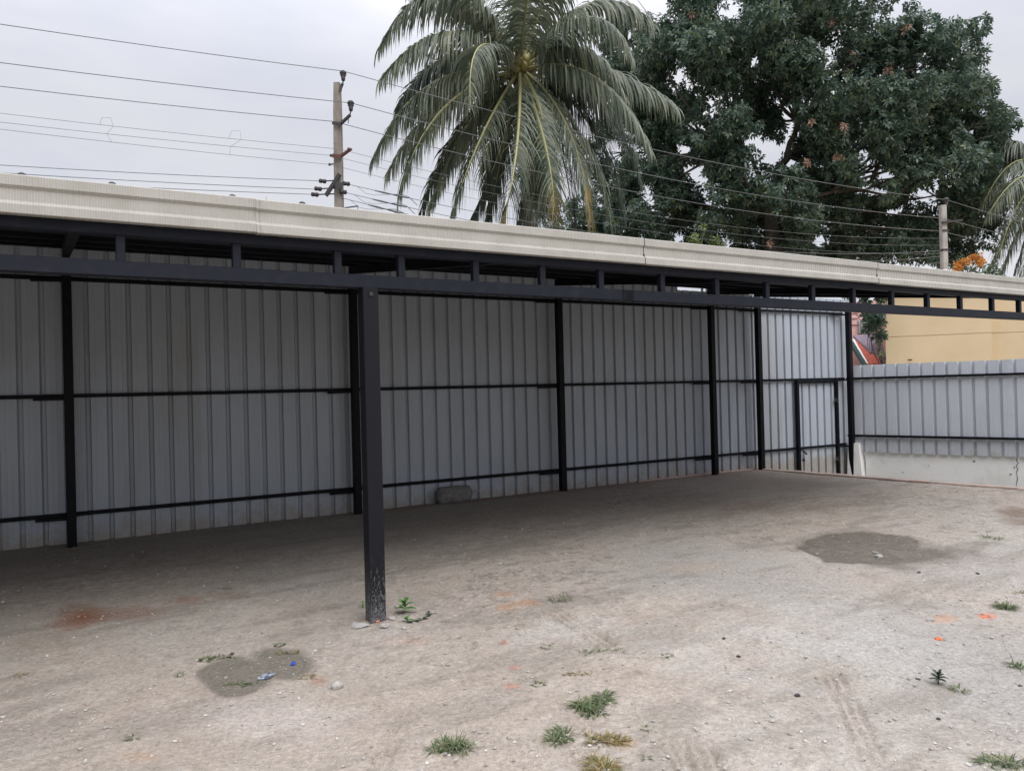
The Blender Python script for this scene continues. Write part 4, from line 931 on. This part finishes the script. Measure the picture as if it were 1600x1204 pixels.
for (u, v, rp_, dy) in LOB:
    c = zat(u, v, TY+dy); e_ = min(ends, key=lambda p: np.linalg.norm(p-c)+.3*r.random())
    pts = limb(b, e_, c, .06, .02, r, 5, .12)
    for k_ in range(3): 
        q_ = c+np.array([r.uniform(-1, 1), r.uniform(-1, 1), r.uniform(-1, 1)])*rp_/F*TY*.8
        limb(b, pts[-2], q_, .022, .007, r, 3)
b.build('limbs', M['bark'], Tr, True)
def px(P):
    q_ = R.T @ (np.array(P)-CAM); return 800-F*q_[0]/q_[2], 602+F*q_[1]/q_[2]
b = MB(); nb = MB()
for (u, v, rp_, dy) in LOB:
    c = zat(u, v, TY+dy); rad = rp_/F*TY; nclu = int(360*(rad/1.1)**2)
    sub = [c+np.array([r.gauss(0, 1), r.gauss(0, 1), r.gauss(0, 1)])*rad*.45 for _ in range(7)]
    for i in range(nclu):
        s0 = sub[r.randrange(7)]; dvec = np.array([r.gauss(0, 1), r.gauss(0, 1), r.gauss(0, 1)]); dvec /= np.linalg.norm(dvec)
        p = s0+dvec*rad*.50*r.random()**.35
        # open pockets between the limbs (spaces through the whole crown)
        uu, vv = px(p)
        if any(((uu-gx)/gw)**2+((vv-gy)/gh)**2 < r.uniform(.6, 1.3) for gx, gy, gw, gh in GAPS): continue
        rosette(b, p, r, 7, .195, .085)
b.build('crown', M['leaf'], Tr)
for u, v in [(1082, 22), (1298, 35), (1327, 82), (1391, 106), (1412, 50), (1270, 193), (1319, 195), (1259, 255), (1311, 244), (1205, 380)]:
    b = MB(); c = zat(u, v, TY-2.2)
    for k_ in range(3): rosette(b, c+np.array([r.gauss(0, .07), r.gauss(0, .07), r.gauss(0, .07)]), r, 7, .15, .06)
    b.build('rusty_leaf_cluster', M['newleaf'], Tr)

def bush(name, label, cat, lobes, Y, m, ll, lw, dens, base_uv, seed, fl=None, trunkr=.06, groundz=-.42):
    r = random.Random(seed); tb = zat(base_uv, 560, Y); T_ = thing(name, (tb[0], tb[1], groundz), label, cat)
    b = MB(); cs = [(zat(u, v, Y+dy), rp_/F*Y) for u, v, rp_, dy in lobes]
    low = min(cs, key=lambda c: c[0][2])[0]; f_ = np.array([tb[0], tb[1], groundz+(low[2]-groundz)*.7])
    b.tube([np.array([tb[0], tb[1], groundz]), f_], [trunkr*1.3, trunkr], 8)
    for c, rad in cs: limb(b, f_, c, trunkr*.6, trunkr*.15, r, 5)
    b.build('trunk', M['bark'], T_, True)
    b = MB()
    for c, rad in cs:
        for i in range(int(dens*rad*rad)):
            dv = np.array([r.gauss(0, 1), r.gauss(0, 1), r.gauss(0, 1)]); dv /= np.linalg.norm(dv)
            rosette(b, c+dv*rad*r.random()**.4, r, 7, ll, lw)
    b.build('crown', m, T_)
    if fl:
        for u, v, rp_ in fl:
            b = MB(); c = zat(u, v, Y-.8); rad = rp_/F*Y*.8
            for i in range(15):
                dv = np.array([r.gauss(0, 1), r.gauss(0, 1), r.gauss(0, 1)]); dv /= np.linalg.norm(dv); rosette(b, c+dv*rad*r.random()**.5, r, 5, .07, .055)
            b.build('flower_cluster', M['orange'], T_)
    return T_
bush('young_tree', 'small lime green tree top just showing above the roof under the big tree', 'tree', [(1088, 374, 13, 0), (1124, 377, 14, .2), (1106, 386, 15, .2), (1105, 420, 20, 0), (1098, 362, 7, 0)], 19., M['lime'], .12, .05, 230, 1105, 21)
bush('flowering_shrub', 'shrub with orange blossom beside the far concrete pole', 'shrub', [(1512, 418, 24, 0), (1538, 425, 26, .3), (1500, 440, 24, .2), (1550, 450, 26, 0)], 20., M['shrub'], .13, .06, 230, 1530, 22,
     fl=[(1500, 414, 9), (1496, 420, 7), (1520, 404, 7), (1527, 402, 8), (1533, 409, 7), (1508, 408, 7)])
bush('small_tree', 'dark leafy branches hanging before the pink house beside the yellow wall', 'tree', [(1370, 500, 11, 0), (1355, 490, 8, -.2), (1362, 513, 8, .1), (1375, 524, 7, 0), (1374, 486, 9, 0), (1349, 483, 6, 0), (1350, 464, 9, .1), (1378, 462, 10, .4), (1320, 461, 5, .5)], 18.5, M['leaf'], .15, .07, 800, 1381, 23, trunkr=.022)
bush('small_tree', 'sparse yellow green bush below the hanging branches, against the yellow wall edge', 'shrub', [(1376, 556, 7, 0), (1374, 540, 7, 0), (1352, 569, 4, 0)], 18.4, M['lime'], .08, .035, 300, 1374, 24, trunkr=.02)
# distant greenery seen low between trunks
bush('background_tree', 'dark distant bushy tree filling the gap below the palm behind the roof', 'tree', [(905, 360, 50, 0), (960, 380, 50, 0), (860, 385, 36, 0), (1000, 410, 50, 0)], 31., M['leaf'], .24, .10, 110, 930, 25, trunkr=.15)

# ------------------------------------------------------------------ houses
Yh = thing('yellow_building', (11.5, 19, -.42), 'plain yellow plastered building behind the side fence', 'building')
A_ = zat(1383, 500, 19.); B_ = zat(1549, 500, 18.2); A_[2] = B_[2] = 0
dv = (B_-A_); dv[2] = 0; dv /= np.linalg.norm(dv); nv = np.array([-dv[1], dv[0], 0])
top = 3.70
nv = A_/np.linalg.norm(A_); nv = nv+dv*.03
def block(b, a, dx, length, depth, z0, z1, mi=0):
    b.hexa([a+UP*z0, a+dx*length+UP*z0, a+dx*length+nv*depth+UP*z0, a+nv*depth+UP*z0, a+UP*z1, a+dx*length+UP*z1, a+dx*length+nv*depth+UP*z1, a+nv*depth+UP*z1], mi)
LA = float(np.linalg.norm(B_-A_))
b = MB()
block(b, A_, dv, LA, 7, -.43, 2.615); block(b, A_+nv*.012, dv, LA-.012, 6.98, 2.615, 2.635); block(b, A_, dv, LA, 7, 2.635, top)
b.build('wall', M['yellow'], Yh)
b = MB(); a2 = A_+dv*(LA+.0)+nv*.28
block(b, a2, dv, 7, 6.5, -.43, 2.615); block(b, a2+nv*.012, dv, 6.98, 6.4, 2.615, 2.635); block(b, a2, dv, 7, 6.5, 2.635, top+.001)
b.build('wall', M['yellow'], Yh)
b = MB(); block(b, A_-nv*.08-dv*.08, dv, LA+.16, 7.1, top+.002, top+.11); block(b, a2+dv*.09, dv, 7, 6.6, top+.004, top+.10); b.build('parapet', M['yellow'], Yh)
b = MB(); c = zat(1422, 562, 18.75); b.rock(c, .05, .03, .02, .2, 1); b.build('wall_hook', M['rust'], Yh)

HY = 25.; hc = zat(1350, 590, HY)
Ph = thing('pink_house', (hc[0], hc[1], -.42), 'pink house with white window grille, violet canopy and red tiled roof in the gap', 'house')
q4 = lambda u0, v0, u1, v1, Y: (zat(u0, v1, Y), zat(u1, v1, Y), zat(u1, v0, Y), zat(u0, v0, Y))
a_ = zat(1300, 600, HY); b = MB()
x0, x1 = zat(1300, 540, HY)[0], zat(1384, 540, HY)[0]; zt = zat(1350, 470, HY)[2]
b.box(((x0+x1)/2, HY+3, zt/2-.2), (abs(x1-x0)/2, 0, 0), (0, 3, 0), (0, 0, zt/2+.2)); b.build('wall', M['pink'], Ph)
b = MB(); wx0, wx1 = zat(1340, 510, HY)[0], zat(1368, 510, HY)[0]; wz0, wz1 = zat(1352, 521, HY)[2], zat(1352, 500, HY)[2]
b.box(((wx0+wx1)/2, HY-.012, (wz0+wz1)/2), ((wx1-wx0)/2, 0, 0), (0, .01, 0), (0, 0, (wz1-wz0)/2)); wn = b.build('window', M['paint'], Ph)
b = MB()
for i in range(8): x = wx0+(wx1-wx0)*i/7; b.bar((x, HY-.05, wz0), (x, HY-.05, wz1), .012, .012, up=np.array([0, 1., 0]))
for i in range(7): z = wz0+(wz1-wz0)*i/6; b.bar((wx0, HY-.066, z), (wx1, HY-.066, z), .012, .012)
b.build('grille', M['iron'], wn)
for v in (489, 497, 507): 
    b = MB(); z = zat(1335, v, HY)[2]; b.bar((zat(1328, v, HY)[0], HY-.02, z), (zat(1341, v, HY)[0], HY-.02, z), .03, .012); b.build('moulding', mat('pink_groove', (.45, .24, .24), .9), Ph)
def slab(pix, Ys, th, m, name, rid=None):
    top_ = [zat(u, v, y) for (u, v), y in zip(pix, Ys)]; b = MB(); n = len(top_)
    lo = [p-UP*th for p in top_]
    b.add(top_+lo, [tuple(range(n)), tuple(range(2*n-1, n-1, -1))]+[(i, n+i, n+(i+1) % n, (i+1) % n) for i in range(n)])
    if rid:
        p0, p1_, p2_, p3_ = top_[:4]
        for k_ in range(1, rid):
            f = k_/rid; a = p0*(1-f)+p3_*f; c = p1_*(1-f)+p2_*f; b.tube([a+UP*.01, c+UP*.01], .022, 5)
    return b.build(name, m, Ph)
slab([(1333, 524), (1370, 520), (1386, 560), (1360, 549)], [24.6, 24.9, 24.2, 23.6], .06, M['violet'], 'canopy')
slab([(1334, 531), (1356, 569), (1384, 568), (1362, 548)], [24.3, 22.9, 23.2, 24.2], .06, M['tile'], 'tiled_roof', 7)
b = MB(); b.bar(zat(1333, 531, 24.25), zat(1355, 569, 22.85), .05, .07); b.build('bargeboard', M['paint'], Ph)
b = MB(); b.bar(zat(1331, 537, 24.2), zat(1352, 572, 22.8), .1, .13); b.build('gutter_board', M['darkgreen'], Ph)
b = MB(); p_ = zat(1356, 545, 24); q_ = zat(1380, 566, 23.1)
for k_ in range(9):
    f = k_/8; c = p_*(1-f)+q_*f; b.bar(c, c+UP*.32, .012, .012, up=np.array([0, 1., 0]))
b.tube([p_+UP*.32, q_+UP*.32], .015, 6); b.build('railing', M['violet'], Ph)
print('verts ground', len(V))
